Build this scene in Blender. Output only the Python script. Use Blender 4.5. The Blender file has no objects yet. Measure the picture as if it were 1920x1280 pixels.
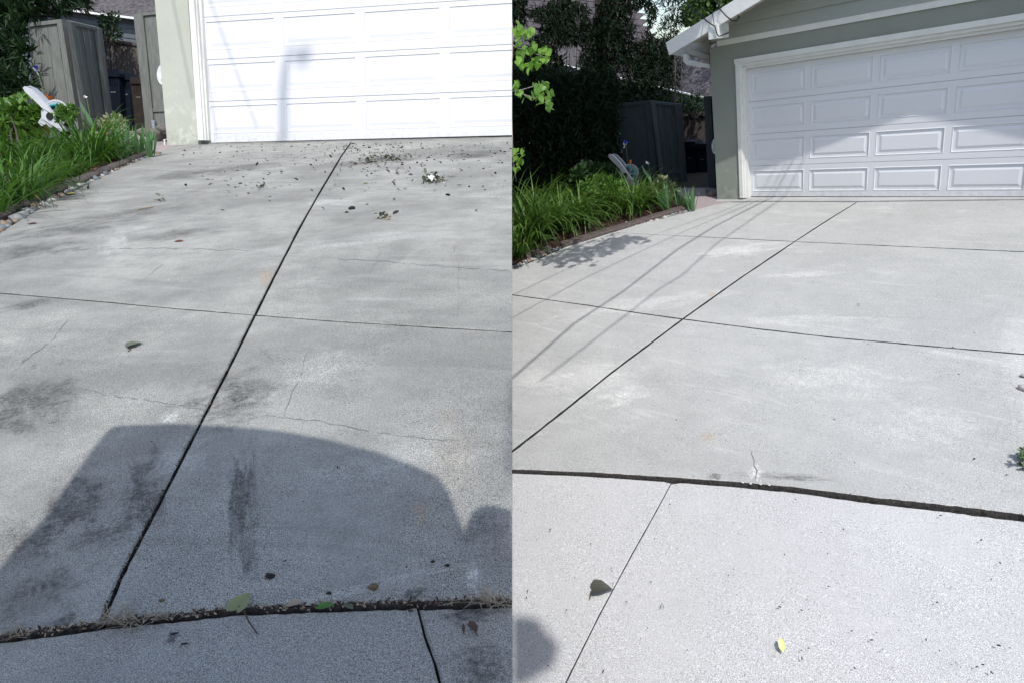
import bpy, bmesh, math, random
import numpy as np
from mathutils import Matrix, Vector
random.seed(7); RNG = np.random.default_rng(11)
R = math.radians
scene = bpy.context.scene
COL = scene.collection

# ---------------------------------------------------------------- camera, sky, sun, exposure
F = 1200.0                      # focal length in pixels of a 1920 px wide picture
def rot(y, p, r):
    cy, sy, cp, sp, cr, sr = math.cos(y), math.sin(y), math.cos(p), math.sin(p), math.cos(r), math.sin(r)
    Rz = np.array([[cy, -sy, 0], [sy, cy, 0], [0, 0, 1.]]); base = np.array([[1, 0, 0], [0, 0, -1], [0, 1, 0.]])
    Rx = np.array([[1, 0, 0], [0, cp, -sp], [0, sp, cp]]); Rr = np.array([[cr, -sr, 0], [sr, cr, 0], [0, 0, 1.]])
    return Rz @ base @ Rx @ Rr
CAM_R = rot(0.84582, -0.35546, -0.14954); CAM_C = np.array([5.59763, -11.10749, 2.20348])
cd = bpy.data.cameras.new('camera'); cam = bpy.data.objects.new('camera', cd); COL.objects.link(cam)
cd.sensor_width = 36; cd.lens = 36*F/1920; cd.clip_start = 0.02; cd.clip_end = 600
M = Matrix([list(CAM_R[i]) + [CAM_C[i]] for i in range(3)] + [[0, 0, 0, 1]]); cam.matrix_world = M
scene.camera = cam
TH = R(38)
SUN = CAM_R @ np.array([0, math.sin(TH), math.cos(TH)])          # direction towards the sun
w = bpy.data.worlds.new('World'); scene.world = w; w.use_nodes = True
nt = w.node_tree; nt.nodes.clear()
sky = nt.nodes.new('ShaderNodeTexSky'); sky.sky_type = 'NISHITA'; sky.sun_disc = False
sky.sun_elevation = math.asin(SUN[2]); sky.sun_rotation = math.atan2(SUN[0], SUN[1]); sky.air_density = 1.0; sky.dust_density = 1.6; sky.ozone_density = 0.0
bg = nt.nodes.new('ShaderNodeBackground'); bg.inputs[1].default_value = 0.15
wo = nt.nodes.new('ShaderNodeOutputWorld'); nt.links.new(sky.outputs[0], bg.inputs[0]); nt.links.new(bg.outputs[0], wo.inputs[0])
sl = bpy.data.lights.new('sun', 'SUN'); sl.energy = 2.6; sl.angle = R(0.53); sl.color = (1, 0.96, 0.915)
so = bpy.data.objects.new('sun', sl); COL.objects.link(so); so.rotation_euler = Vector(SUN).to_track_quat('Z', 'Y').to_euler()
vs = scene.view_settings; vs.view_transform = 'Standard'; vs.look = 'None'; vs.gamma = 1; vs.use_curve_mapping = False; vs.exposure = 0.49

# ---------------------------------------------------------------- the two places (same house, two visits), each a rigid frame
class Place:
    def __init__(s, side, Rm, C, gy):
        s.side = side; s.R = Rm; s.C = C; s.gy = gy
        Q = CAM_R @ Rm.T
        t = CAM_C - Q @ C
        s.T = Matrix([list(Q[i]) + [t[i]] for i in range(3)] + [[0, 0, 0, 1]]); s.Q = Q; s.t = t
        s.sun = Q.T @ SUN
    def ray(s, u, v): return s.R @ np.array([(u-960)/F, (640-v)/F, -1.0])
    def gz(s, y): return s.gy*y
    def ground(s, u, v, dz=0.0):
        d = s.ray(u, v); n = np.array([0, -s.gy, 1.0]); return s.C + d*((dz - n @ s.C)/(n @ d))
    def wall(s, u, v, Y=0.0): d = s.ray(u, v); return s.C + d*((Y - s.C[1])/d[1])
    def xpl(s, u, v, X): d = s.ray(u, v); return s.C + d*((X - s.C[0])/d[0])
    def at(s, u, v, depth): return s.C + s.ray(u, v)*depth
    def depth(s, p): return -((np.asarray(p)-s.C) @ s.R)[2]
PA = Place('A', rot(0.18447, -0.1297, 0.01018), np.array([4.59943, -6.37121, -1.188])*1.5, 0.28085)
PB = Place('B', CAM_R, CAM_C, 0.07818)

# ---------------------------------------------------------------- materials
def nodes(name):
    m = bpy.data.materials.new(name); m.use_nodes = True; n = m.node_tree; b = n.nodes['Principled BSDF']; return m, n, b
def nd(n, t, **k):
    x = n.nodes.new(t)
    for a, v in k.items():
        if isinstance(a, str) and a.startswith('i_'): x.inputs[a[2:].replace('_', ' ')].default_value = v
        else: setattr(x, a, v)
    return x
def c4(c): return (c[0], c[1], c[2], 1)
def noise(n, co, scale, detail=6, rough=.6, dist=0.0, lo=None, hi=None):
    t = nd(n, 'ShaderNodeTexNoise'); t.inputs['Scale'].default_value = scale; t.inputs['Detail'].default_value = detail; t.inputs['Roughness'].default_value = rough; t.inputs['Distortion'].default_value = dist
    n.links.new(co, t.inputs['Vector'])
    if lo is None: return t.outputs['Fac']
    return ramp(n, t.outputs['Fac'], lo, hi)
def ramp(n, fac, lo, hi, a=0., b=1.):
    r = nd(n, 'ShaderNodeMapRange'); r.clamp = True; r.interpolation_type = 'SMOOTHSTEP'
    for k, v in zip((1, 2, 3, 4), (lo, hi, a, b)): r.inputs[k].default_value = v
    n.links.new(fac, r.inputs[0]); return r.outputs[0]
def mix(n, fac, a, b, mode='MIX'):
    x = nd(n, 'ShaderNodeMix'); x.data_type = 'RGBA'; x.blend_type = mode; x.clamp_factor = True
    for s, v in ((x.inputs[0], fac), (x.inputs[6], a), (x.inputs[7], b)):
        if hasattr(v, 'is_output'): n.links.new(v, s)
        elif isinstance(v, (int, float)): s.default_value = v
        else: s.default_value = c4(v)
    return x.outputs[2]
def mul(n, a, b, op='MULTIPLY'):
    x = nd(n, 'ShaderNodeMath'); x.operation = op
    for s, v in ((x.inputs[0], a), (x.inputs[1], b)):
        if hasattr(v, 'is_output'): n.links.new(v, s)
        else: s.default_value = v
    return x.outputs[0]
def bump(n, b, h, strength, dist):
    x = nd(n, 'ShaderNodeBump'); x.inputs['Strength'].default_value = strength; x.inputs['Distance'].default_value = dist
    n.links.new(h, x.inputs['Height']); n.links.new(x.outputs[0], b.inputs['Normal'])
def simple(name, c1, c2=None, scale=8, rough=.6, bumpd=0, bscale=60, stretch=None, metal=0, spec=.3):
    m, n, b = nodes(name); b.inputs['Roughness'].default_value = rough; b.inputs['Metallic'].default_value = metal
    b.inputs['Specular IOR Level'].default_value = spec
    tc = nd(n, 'ShaderNodeTexCoord').outputs['Object']
    if stretch:
        mp = nd(n, 'ShaderNodeMapping'); mp.inputs['Scale'].default_value = stretch; n.links.new(tc, mp.inputs[0]); tc = mp.outputs[0]
    if c2 is not None:
        n.links.new(mix(n, noise(n, tc, scale, lo=.3, hi=.7), c1, c2), b.inputs['Base Color'])
    else: b.inputs['Base Color'].default_value = c4(c1)
    if bumpd: bump(n, b, noise(n, tc, bscale), .6, bumpd)
    return m
def leafmat(name, c1, c2, trans=.25, rough=.45, scale=3, spec=.3):
    m, n, b = nodes(name); b.inputs['Roughness'].default_value = rough; b.inputs['Specular IOR Level'].default_value = spec
    tc = nd(n, 'ShaderNodeTexCoord').outputs['Object']
    g = nd(n, 'ShaderNodeNewGeometry').outputs['Random Per Island']
    f = mix(n, .5, noise(n, tc, scale, lo=.3, hi=.7), g)
    sep = nd(n, 'ShaderNodeSeparateColor'); n.links.new(f, sep.inputs[0])
    c = mix(n, sep.outputs[0], c1, c2); n.links.new(c, b.inputs['Base Color'])
    t = nd(n, 'ShaderNodeBsdfTranslucent'); n.links.new(mix(n, 1.0, c, (1.3, 1.45, .55), 'MULTIPLY'), t.inputs[0])
    ms = nd(n, 'ShaderNodeMixShader'); ms.inputs[0].default_value = trans
    n.links.new(b.outputs[0], ms.inputs[1]); n.links.new(t.outputs[0], ms.inputs[2])
    n.links.new(ms.outputs[0], n.nodes['Material Output'].inputs[0]); return m
def concrete(name, base, dark, light, speck=.5, grime=.35, stains_and_bands=(), pale=(), rust=(), grain=1.0, streak=(0, 0)):
    """cast concrete: aggregate speckle, trowelled clouds, worn stains and dark bands at given spots (x, y, rx, ry, angle, strength)"""
    m, n, b = nodes(name); b.inputs['Roughness'].default_value = .9; b.inputs['Specular IOR Level'].default_value = .2
    tc = nd(n, 'ShaderNodeTexCoord').outputs['Object']
    cloud = noise(n, tc, .9, 8, .62, .4, .32, .72); mid = noise(n, tc, 5, 7, .65, .2, .35, .7)
    c = mix(n, mul(n, cloud, grime), base, dark); c = mix(n, mul(n, mid, grime*.6), c, dark)
    mp = nd(n, 'ShaderNodeMapping'); mp.inputs['Rotation'].default_value = (0, 0, R(12)); mp.inputs['Scale'].default_value = (1.0, 5.5, 1); n.links.new(tc, mp.inputs[0])
    st = noise(n, mp.outputs[0], 1.3, 6, .6, .8, .55, .75); c = mix(n, mul(n, st, streak[0]), c, light)
    mp = nd(n, 'ShaderNodeMapping'); mp.inputs['Rotation'].default_value = (0, 0, R(-20)); mp.inputs['Scale'].default_value = (.7, 3.5, 1); n.links.new(tc, mp.inputs[0])
    st = noise(n, mp.outputs[0], 1.1, 6, .65, 1.0, .5, .72); c = mix(n, mul(n, st, streak[1]), c, dark)
    SPK = mul(n, noise(n, tc, 30*grain, 4, .75, 0, .38, .62), noise(n, tc, 9, 6, .7, .3, .3, .62))
    def blob(s, ragged=1.0):
        mp = nd(n, 'ShaderNodeMapping'); mp.vector_type = 'TEXTURE'
        mp.inputs['Location'].default_value = (s[0], s[1], 0); mp.inputs['Rotation'].default_value = (0, 0, s[4]); mp.inputs['Scale'].default_value = (s[2], s[3], 1e3)
        n.links.new(tc, mp.inputs[0]); wn = nd(n, 'ShaderNodeTexNoise'); wn.inputs['Scale'].default_value = 1.5; wn.inputs['Detail'].default_value = 5; wn.inputs['Roughness'].default_value = .65
        ad = nd(n, 'ShaderNodeVectorMath'); ad.operation = 'ADD'; n.links.new(mp.outputs[0], ad.inputs[0]); ad.inputs[1].default_value = (s[0]*7.1, s[1]*3.3, 0); n.links.new(ad.outputs[0], wn.inputs['Vector'])
        sb = nd(n, 'ShaderNodeVectorMath'); sb.operation = 'MULTIPLY_ADD'; n.links.new(wn.outputs['Color'], sb.inputs[0]); sb.inputs[1].default_value = (3.4, 3.4, 0); sb.inputs[2].default_value = (-1.7, -1.7, 0)
        a2 = nd(n, 'ShaderNodeVectorMath'); a2.operation = 'ADD'; n.links.new(mp.outputs[0], a2.inputs[0]); n.links.new(sb.outputs[0], a2.inputs[1])
        l = nd(n, 'ShaderNodeVectorMath'); l.operation = 'LENGTH'; n.links.new(a2.outputs[0], l.inputs[0])
        e = ramp(n, l.outputs['Value'], 1.35, .1); nz = mul(n, mul(n, SPK, .75), .25, 'ADD')
        return mul(n, mul(n, e, nz), s[5]*ragged*2.7)
    for s in stains_and_bands: c = mix(n, blob(s), c, tuple(v*.5 for v in dark))
    for s in pale: c = mix(n, blob(s, .62), c, light)
    for s in rust: c = mix(n, blob(s, 1.0), c, (base[0]*.92, base[1]*.74, base[2]*.58))
    fine = noise(n, tc, 150*grain, 2, .5, 0, .36, .64); fine2 = noise(n, tc, 60*grain, 3, .7, 0, .3, .7)
    clus = noise(n, tc, 2.2, 5, .6, .3, .35, .65)
    c = mix(n, mul(n, mul(n, clus, .55), .55, 'ADD'), c, mix(n, 1.0, c, mix(n, fine, (1-1.05*speck,)*3, (1+.75*speck,)*3), 'MULTIPLY'))
    vo = nd(n, 'ShaderNodeTexVoronoi'); vo.inputs['Scale'].default_value = 55*grain; n.links.new(tc, vo.inputs['Vector'])
    sp = nd(n, 'ShaderNodeSeparateColor'); n.links.new(vo.outputs['Color'], sp.inputs[0])
    pit = mul(n, ramp(n, vo.outputs['Distance'], .22, .10), ramp(n, sp.outputs[0], .80, .84))
    c = mix(n, mul(n, pit, .55), c, tuple(v*.28 for v in base))
    c = mix(n, mul(n, ramp(n, fine2, .3, .9), .14), c, light)
    n.links.new(c, b.inputs['Base Color'])
    h = mul(n, fine, mul(n, pit, -1.2), 'ADD'); bump(n, b, h, .5, .0035/grain); return m

# ---------------------------------------------------------------- object helpers (vertices are given in the place's own metres)
def finish(o, label=None, cat=None, group=None, kind=None):
    if label: o['label'] = label
    if cat: o['category'] = cat
    if group: o['group'] = group
    if kind: o['kind'] = kind
    return o
def mesh(name, geo, mat, smooth=False):
    v, f = geo; me = bpy.data.meshes.new(name)
    me.from_pydata([tuple(map(float, p)) for p in v], [], [tuple(int(i) for i in q) for q in f]); me.update()
    if mat: me.materials.append(mat)
    if smooth: me.polygons.foreach_set('use_smooth', [True]*len(me.polygons))
    return me
def thing(P, name, label, cat, loc=(0, 0, 0), group=None, kind=None):
    o = bpy.data.objects.new(name, None); o.empty_display_size = .1; COL.objects.link(o)
    o.matrix_world = P.T @ Matrix.Translation(Vector(loc)); META[o.name] = (P, np.array(loc, float)); return finish(o, label, cat, group, kind)
META = {}
def part(name, geo, mat, parent, smooth=False, label=None, kind=None):
    P, loc = META[parent.name]; v, f = geo
    me = mesh(name, ([np.asarray(p)-loc for p in v], f), mat, smooth); o = bpy.data.objects.new(name, me); COL.objects.link(o)
    o.parent = parent; META[o.name] = (P, loc); return finish(o, label, None, None, kind)
def inst(name, me, parent, pos, rotm=None, scale=(1, 1, 1), kind=None):
    P, loc = META[parent.name]; o = bpy.data.objects.new(name, me); COL.objects.link(o); o.parent = parent
    o.matrix_local = Matrix.Translation(Vector(np.asarray(pos)-loc)) @ (rotm.to_4x4() if rotm else Matrix()) @ Matrix.Diagonal((*scale, 1))
    META[o.name] = (P, loc); return finish(o, kind=kind)
def solo(P, name, geo, mat, label=None, cat=None, loc=None, smooth=False, group=None, kind=None):
    v, f = geo; loc = np.asarray(loc, float) if loc is not None else np.array([0, 0, 0.])
    me = mesh(name, ([np.asarray(p)-loc for p in v], f), mat, smooth); o = bpy.data.objects.new(name, me); COL.objects.link(o)
    o.matrix_world = P.T @ Matrix.Translation(Vector(loc)); META[o.name] = (P, loc); return finish(o, label, cat, group, kind)
def join(*gs):
    V = []; Fc = []
    for v, f in gs:
        k = len(V); V += list(v); Fc += [tuple(i+k for i in q) for q in f]
    return V, Fc
def box(x0, x1, y0, y1, z0, z1):
    v = [(x, y, z) for z in (z0, z1) for y in (y0, y1) for x in (x0, x1)]
    return v, [(0, 2, 3, 1), (4, 5, 7, 6), (0, 1, 5, 4), (2, 6, 7, 3), (0, 4, 6, 2), (1, 3, 7, 5)]
def extr(pts, d):
    """closed outline extruded by vector d"""
    n = len(pts); pts = [np.asarray(p, float) for p in pts]; d = np.asarray(d, float)
    v = pts+[p+d for p in pts]; f = [tuple(range(n)), tuple(range(2*n-1, n-1, -1))]
    return v, f+[(i, i+n, (i+1) % n+n, (i+1) % n) for i in range(n)]
def wpoly(P, px, Y, th): return extr([P.wall(u, v, Y) for u, v in px], (0, th, 0))      # outline standing in a plane parallel to the garage front
def tube(pts, r, n=6, r2=None):
    pts = [np.asarray(p, float) for p in pts]; V = []; Fc = []; m = len(pts)
    a = np.array([.3, .5, .8])
    for i, p in enumerate(pts):
        t = pts[min(i+1, m-1)]-pts[max(i-1, 0)]; t /= (np.linalg.norm(t)+1e-9)
        x = np.cross(t, a); x /= np.linalg.norm(x)+1e-9; y = np.cross(t, x)
        rr = r if r2 is None else r+(r2-r)*i/(m-1)
        V += [p+rr*(math.cos(2*math.pi*k/n)*x+math.sin(2*math.pi*k/n)*y) for k in range(n)]
    for i in range(m-1):
        for k in range(n): Fc.append((i*n+k, i*n+(k+1) % n, (i+1)*n+(k+1) % n, (i+1)*n+k))
    Fc += [tuple(range(n))[::-1], tuple(range((m-1)*n, m*n))]
    return V, Fc
def blobgeo(c, r, seed=0, n=2, amp=.2):
    bm = bmesh.new(); bmesh.ops.create_icosphere(bm, subdivisions=n, radius=1); rg = random.Random(seed)
    ph = [rg.uniform(0, 6) for _ in range(6)]
    V = []
    for v in bm.verts:
        x, y, z = v.co; k = 1+amp*(math.sin(2.3*x+ph[0])*math.sin(2.9*y+ph[1])+.6*math.sin(4.1*z+ph[2]+2*x)+.3*rg.uniform(-1, 1))
        V.append((c[0]+r[0]*x*k, c[1]+r[1]*y*k, c[2]+r[2]*z*k))
    Fc = [tuple(v.index for v in f.verts) for f in bm.faces]; bm.free(); return V, Fc
# leaves: many copies of a small template scattered through a volume, as one crown mesh
LANCE = (np.array([[0, 0, 0], [.5, .1, .03], [1, 0, -.04], [.5, -.1, .03]]), [(0, 1, 2), (0, 2, 3)])
OVAL = (np.array([[0, 0, 0], [.3, .22, .04], [.75, .2, .02], [1, 0, -.05], [.75, -.2, .02], [.3, -.22, .04]]), [(0, 1, 2, 3), (0, 3, 4, 5)])
HEART = (np.array([[0, 0, 0], [-.12, .25, .03], [.1, .46, .05], [.45, .42, .03], [.8, .16, -.02], [1.02, 0, -.12], [.8, -.16, -.02], [.45, -.42, .03], [.1, -.46, .05], [-.12, -.25, .03], [.45, 0, -.05]]),
         [(0, 1, 2, 10), (10, 2, 3), (10, 3, 4), (10, 4, 5), (0, 10, 8, 9), (10, 7, 8), (10, 6, 7), (10, 5, 6)])
def leaves(pos, size, tmpl, updir=None, droop=0.0, spread=1.0, dirs=None):
    """pos (n,3), size (n,)"""
    T, fc = tmpl; n = len(pos)
    if dirs is None:
        d = RNG.normal(size=(n, 3)); d[:, 2] = d[:, 2]*spread-droop
    else: d = dirs+RNG.normal(size=(n, 3))*.35*spread
    d /= np.linalg.norm(d, axis=1)[:, None]+1e-9
    a = RNG.normal(size=(n, 3))*.5; a[:, 2] += 1.0
    y = np.cross(a, d); y /= np.linalg.norm(y, axis=1)[:, None]+1e-9; z = np.cross(d, y)
    V = pos[:, None, :]+size[:, None, None]*(T[None, :, 0:1]*d[:, None, :]+T[None, :, 1:2]*y[:, None, :]+T[None, :, 2:3]*z[:, None, :])
    k = len(T); V = V.reshape(-1, 3); Fc = [tuple(i*k+j for j in q) for i in range(n) for q in fc]
    return V, Fc
def bigmesh(name, geo, mat, smooth=False): return mesh(name, geo, mat, smooth)
def blade(base, az, L, w, lean, curl, n=6, sd=None, fold=.25):
    """one arching strap leaf"""
    dx = np.array([math.cos(az), math.sin(az), 0]); sx = np.array([-math.sin(az), math.cos(az), 0]); V = []; p = np.asarray(base, float).copy(); a = lean
    for i in range(n+1):
        t = i/n; ww = w*(1-t**2.2)*(.55+.9*t if t < .5 else 1.0)
        V += [p-sx*ww*.5, p+sx*ww*.5]
        st = L/n; p = p+st*(dx*math.sin(a)+np.array([0, 0, 1])*math.cos(a)); a += curl/n*(1+t)
    return V, [(2*i, 2*i+1, 2*i+3, 2*i+2) for i in range(n)]
def clump(P, name, label, cat, base, h, mat, n=80, width=.018, lean=(.1, .8), curl=(.8, 2.2), rad=.12, group=None, stiff=False, L=(.7, 1.25)):
    gs = []
    for i in range(n):
        az = random.uniform(0, 6.283); r = rad*math.sqrt(random.random()); b = np.array(base)+[r*math.cos(az+.4), r*math.sin(az+.4), 0]
        b[2] += P.gy*(b[1]-base[1])-.02
        gs.append(blade(b, az+random.uniform(-.5, .5), h*random.uniform(*L), width*random.uniform(.7, 1.25), random.uniform(*lean), random.uniform(*curl), 4 if stiff else 7))
    t = thing(P, name, label, cat, base, group=group); part('foliage', join(*gs), mat, t, smooth=True)
    if not stiff:
        dg = [blade(np.array(base)+[random.gauss(0, rad*.6), random.gauss(0, rad*.6), 0], random.uniform(0, 6.3), h*random.uniform(.35, .8), width, random.uniform(.7, 1.4), random.uniform(.8, 2.0), 5) for _ in range(max(4, n//14))]
        part('dead_leaves', join(*dg), STRAW, t, smooth=True)
    return t

# ---------------------------------------------------------------- ground
def line(P, px, wpx, step=.05, jit=.12, seed=0):
    """joint between slabs: survey points -> dense list of (x, y, half width)"""
    rg = random.Random(seed); out = []
    n = len(px)
    for i in range(n-1):
        a, b = np.array(px[i], float), np.array(px[i+1], float); L = np.linalg.norm(b-a); m = max(2, int(L/14))
        tn = (b-a)/L; nn = np.array([-tn[1], tn[0]])
        for k in range(m+(1 if i == n-2 else 0)):
            t = k/m; q = a+(b-a)*t; f = (i+t)/(n-1); wp = wpx[0]+(wpx[1]-wpx[0])*f
            g = P.ground(*q); gt = P.ground(*(q+tn))-g; gt = gt[:2]/np.linalg.norm(gt[:2]); dv = (P.ground(*(q+nn*wp/2))-P.ground(*(q-nn*wp/2)))[:2]; h = abs(dv[0]*gt[1]-dv[1]*gt[0])/2
            e = P.ground(*(q+nn*1.0))-g; e = e*rg.uniform(-1, 1)*jit*wp*.5
            out.append((g[0]+e[0], g[1]+e[1], h*rg.uniform(.8, 1.25)))
    return out
def slab_geo(P, lines, thick=.12, drop=0.0, zoff=0.0, ch=.004):
    pts = []
    for L in lines:
        for p in L:
            if pts and abs(pts[-1][0]-p[0])+abs(pts[-1][1]-p[1]) < 1e-5: continue
            pts.append(list(p))
    if abs(pts[0][0]-pts[-1][0])+abs(pts[0][1]-pts[-1][1]) < 1e-5: pts.pop()
    n = len(pts); A = sum(pts[i][0]*pts[(i+1) % n][1]-pts[(i+1) % n][0]*pts[i][1] for i in range(n))
    if A < 0: pts.reverse()
    P2 = np.array([p[:2] for p in pts]); W = np.array([p[2] for p in pts])
    ends = [i for L in lines for i in [min(range(n), key=lambda k: abs(P2[k][0]-L[0][0])+abs(P2[k][1]-L[0][1]))]]
    drop = set()
    for e in ends:
        rad = 2.2*max(W[max(0, e-2):e+3].max(), .002)
        for k in range(n):
            if k not in ends and np.hypot(*(P2[k]-P2[e])) < rad: drop.add(k)
    keep = [k for k in range(n) if k not in drop]; P2 = P2[keep]; W = W[keep]; n = len(keep)
    def inset(extra):
        Q = []
        for i in range(n):
            a, b, c = P2[i-1], P2[i], P2[(i+1) % n]
            d1 = (b-a)/(np.linalg.norm(b-a)+1e-9); d2 = (c-b)/(np.linalg.norm(c-b)+1e-9)
            n1 = np.array([-d1[1], d1[0]]); n2 = np.array([-d2[1], d2[0]]); g1 = min(W[i-1], W[i])+extra if abs(np.dot(d1, d2)) < .8 else W[i]+extra; g2 = min(W[(i+1) % n], W[i])+extra if abs(np.dot(d1, d2)) < .8 else W[i]+extra
            if abs(np.cross(d1, d2)) > .45: o = np.linalg.solve(np.array([n1, n2]), np.array([g1, g2]))
            else: o = (n1+n2)/(np.linalg.norm(n1+n2)+1e-9)*(g1+g2)/2
            Q.append(b+o)
        return Q
    for _ in range(6):
        mid = inset(0.0); bad = [i for i in range(n) if np.dot(mid[(i+1) % n]-mid[i], P2[(i+1) % n]-P2[i]) <= 0]
        if not bad: break
        keep = [i for i in range(n) if i not in bad]; P2 = P2[keep]; W = W[keep]; n = len(keep)
    top, mid = inset(ch), inset(0.0)
    z = lambda q, d: P.gz(q[1])+zoff-d
    V = [(q[0], q[1], z(q, 0)) for q in top]+[(q[0], q[1], z(q, ch)) for q in mid]+[(q[0], q[1], z(q, thick)) for q in mid]
    Fc = [tuple(range(n))]+[(i, i+n, (i+1) % n+n, (i+1) % n) for i in range(n)]+[(i+n, i+2*n, (i+1) % n+2*n, (i+1) % n+n) for i in range(n)]
    return V, Fc
def seg(P, px, w=0.0): return line(P, px, (w, w), jit=0)
def sub(L, a, b): return L[a:b]
def nearest(L, p): return min(range(len(L)), key=lambda i: (L[i][0]-p[0])**2+(L[i][1]-p[1])**2)
def cut(L, pa, pb):
    i, j = nearest(L, pa), nearest(L, pb)
    s = L[i:j+1] if i <= j else L[j:i+1][::-1]
    s = [tuple(q) for q in s]; s[0] = (pa[0], pa[1], s[0][2]); s[-1] = (pb[0], pb[1], s[-1][2]); return s
G = lambda P, u, v: tuple(P.ground(u, v)[:2])

dirt = simple('joint_dirt', (.035, .027, .02), (.09, .075, .055), 40, .95, .01, 90)
soil = simple('soil', (.05, .035, .025), (.10, .075, .05), 3, .95, .02, 30)
def gblob(P, u, v, ru, rv, s, ang=0.0):
    c = P.ground(u, v); e = (P.ground(u, v-rv)-P.ground(u, v+rv))[:2]; ry = np.linalg.norm(e)/2; e = e/np.linalg.norm(e); h = (P.ground(u+ru, v)-c)[:2]; rx = abs(h[0]*e[1]-h[1]*e[0])
    return (c[0], c[1], rx, ry, math.atan2(e[1], e[0])-math.pi/2+ang*.3, min(1, s*1.25))
yawA = 0.18
concA = concrete('weathered_concrete', (.39, .392, .36), (.17, .172, .162), (.52, .525, .49), .62, .78, grain=3.2, streak=(.25, .5),
    stains_and_bands=[gblob(PA, 60, 750, 90, 55, .55, .2), gblob(PA, 450, 735, 75, 40, .5), gblob(PA, 440, 770, 50, 22, .4), gblob(PA, 140, 945, 60, 50, .65, .3), gblob(PA, 270, 920, 45, 70, .5), gblob(PA, 455, 930, 28, 110, .55),
            gblob(PA, 70, 1110, 90, 45, .45), gblob(PA, 110, 1170, 40, 22, .6), gblob(PA, 775, 1112, 26, 12, .6), gblob(PA, 60, 1010, 60, 40, .4), gblob(PA, 190, 1000, 70, 30, .35), gblob(PA, 60, 470, 90, 14, .45), gblob(PA, 130, 430, 110, 12, .45), gblob(PA, 260, 400, 120, 9, .4),  # upper entries: broad dark diagonal bands across the slabs
            gblob(PA, 330, 440, 90, 10, .35), gblob(PA, 420, 320, 100, 8, .4), gblob(PA, 330, 330, 60, 8, .4), gblob(PA, 890, 290, 60, 7, .55), gblob(PA, 720, 300, 90, 9, .45), gblob(PA, 60, 570, 70, 8, .4), gblob(PA, 905, 1000, 50, 40, .3)],
    pale=[gblob(PA, 215, 460, 30, 20, .5), gblob(PA, 250, 430, 60, 8, .4), gblob(PA, 625, 380, 60, 9, .5), gblob(PA, 330, 860, 60, 35, .35), gblob(PA, 888, 1085, 14, 26, .6), gblob(PA, 620, 1115, 250, 8, .4), gblob(PA, 740, 870, 160, 50, .3), gblob(PA, 700, 450, 160, 10, .4), gblob(PA, 320, 780, 20, 10, .6), gblob(PA, 600, 690, 120, 40, .3)],
    rust=[gblob(PA, 790, 962, 17, 24, .5), gblob(PA, 500, 520, 14, 14, .5), gblob(PA, 845, 860, 50, 90, .12)])
concA2 = concrete('apron_concrete_weathered', (.345, .345, .32), (.17, .172, .165), (.45, .455, .43), .55, .35, grain=3.4, stains_and_bands=[gblob(PA, 880, 1145, 50, 14, .6), gblob(PA, 320, 1190, 10, 12, .7), gblob(PA, 900, 1240, 60, 40, .4)])
concB = concrete('washed_concrete', (.45, .458, .445), (.32, .328, .32), (.68, .685, .66), .36, .5, grain=1.25, streak=(.35, .28),
    stains_and_bands=[gblob(PB, 1610, 572, 4, 3, .5), gblob(PB, 1470, 892, 90, 8, .5), gblob(PB, 1340, 893, 14, 6, .8)],
    pale=[gblob(PB, 1915, 720, 30, 120, .22), gblob(PB, 1560, 710, 160, 30, .3), gblob(PB, 1380, 470, 90, 10, .5), gblob(PB, 1500, 515, 70, 5, .5), gblob(PB, 1740, 800, 120, 40, .25), gblob(PB, 1090, 700, 120, 30, .4), gblob(PB, 1160, 740, 60, 16, .5), gblob(PB, 1200, 570, 140, 14, .35), gblob(PB, 1900, 640, 40, 60, .2), gblob(PB, 1480, 600, 120, 8, .3), gblob(PB, 1416, 885, 14, 14, .8)],
    rust=[gblob(PB, 1327, 817, 12, 10, .5), gblob(PB, 1335, 553, 8, 4, .5)])
concB2 = concrete('apron_concrete_washed', (.54, .545, .545), (.42, .425, .425), (.74, .74, .74), .38, .35, grain=1.25)
pinkpath = concrete('pink_path_concrete', (.36, .31, .31), (.27, .22, .22), (.46, .41, .41), .4, .3, grain=1.0)

shade_edge = simple('shaded_slab_edge', (.030, .030, .029), (.075, .073, .07), 60, .95, .004, 90)  # near-black slab sides stand in for shade on the step faces
def jset(P, spec):
    return {k: line(P, px, w, seed=hash(k) % 97 if False else sum(map(ord, k))) for k, (px, w) in spec.items()}
# left place ------------------------------------------------------------
A = jset(PA, {
 'L1': ([(660, 265), (640, 293), (597, 365), (560, 430), (520, 507), (478, 590), (430, 686), (375, 793), (335, 870), (300, 938), (262, 1010), (225, 1082), (191, 1166)], (2.2, 6.5)),
 'J0': ([(300, 272.5), (382, 270.8), (520, 268.5), (660, 265), (800, 262), (970, 258.2)], (1.2, 1.2)),
 'J1': ([(120, 352), (190, 355), (400, 360), (597, 365), (780, 367.5), (975, 370)], (.8, .8)),
 'J2': ([(-140, 538), (0, 549), (180, 564), (330, 578), (478, 590), (620, 601), (800, 612), (975, 622)], (2.4, 2.6)),
 'J3': ([(-140, 1206), (0, 1191), (100, 1179), (192, 1166), (330, 1152), (450, 1139), (700, 1130), (975, 1122)], (9.5, 9.5)),
 'L4': ([(783, 1128), (796, 1180), (815, 1232), (828, 1280), (860, 1420)], (5, 6)),
 'E': ([(-140, 500), (0, 436), (60, 399), (130, 362), (185, 335), (240, 308), (290, 287), (330, 272)], (1, 1)),
})
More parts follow.
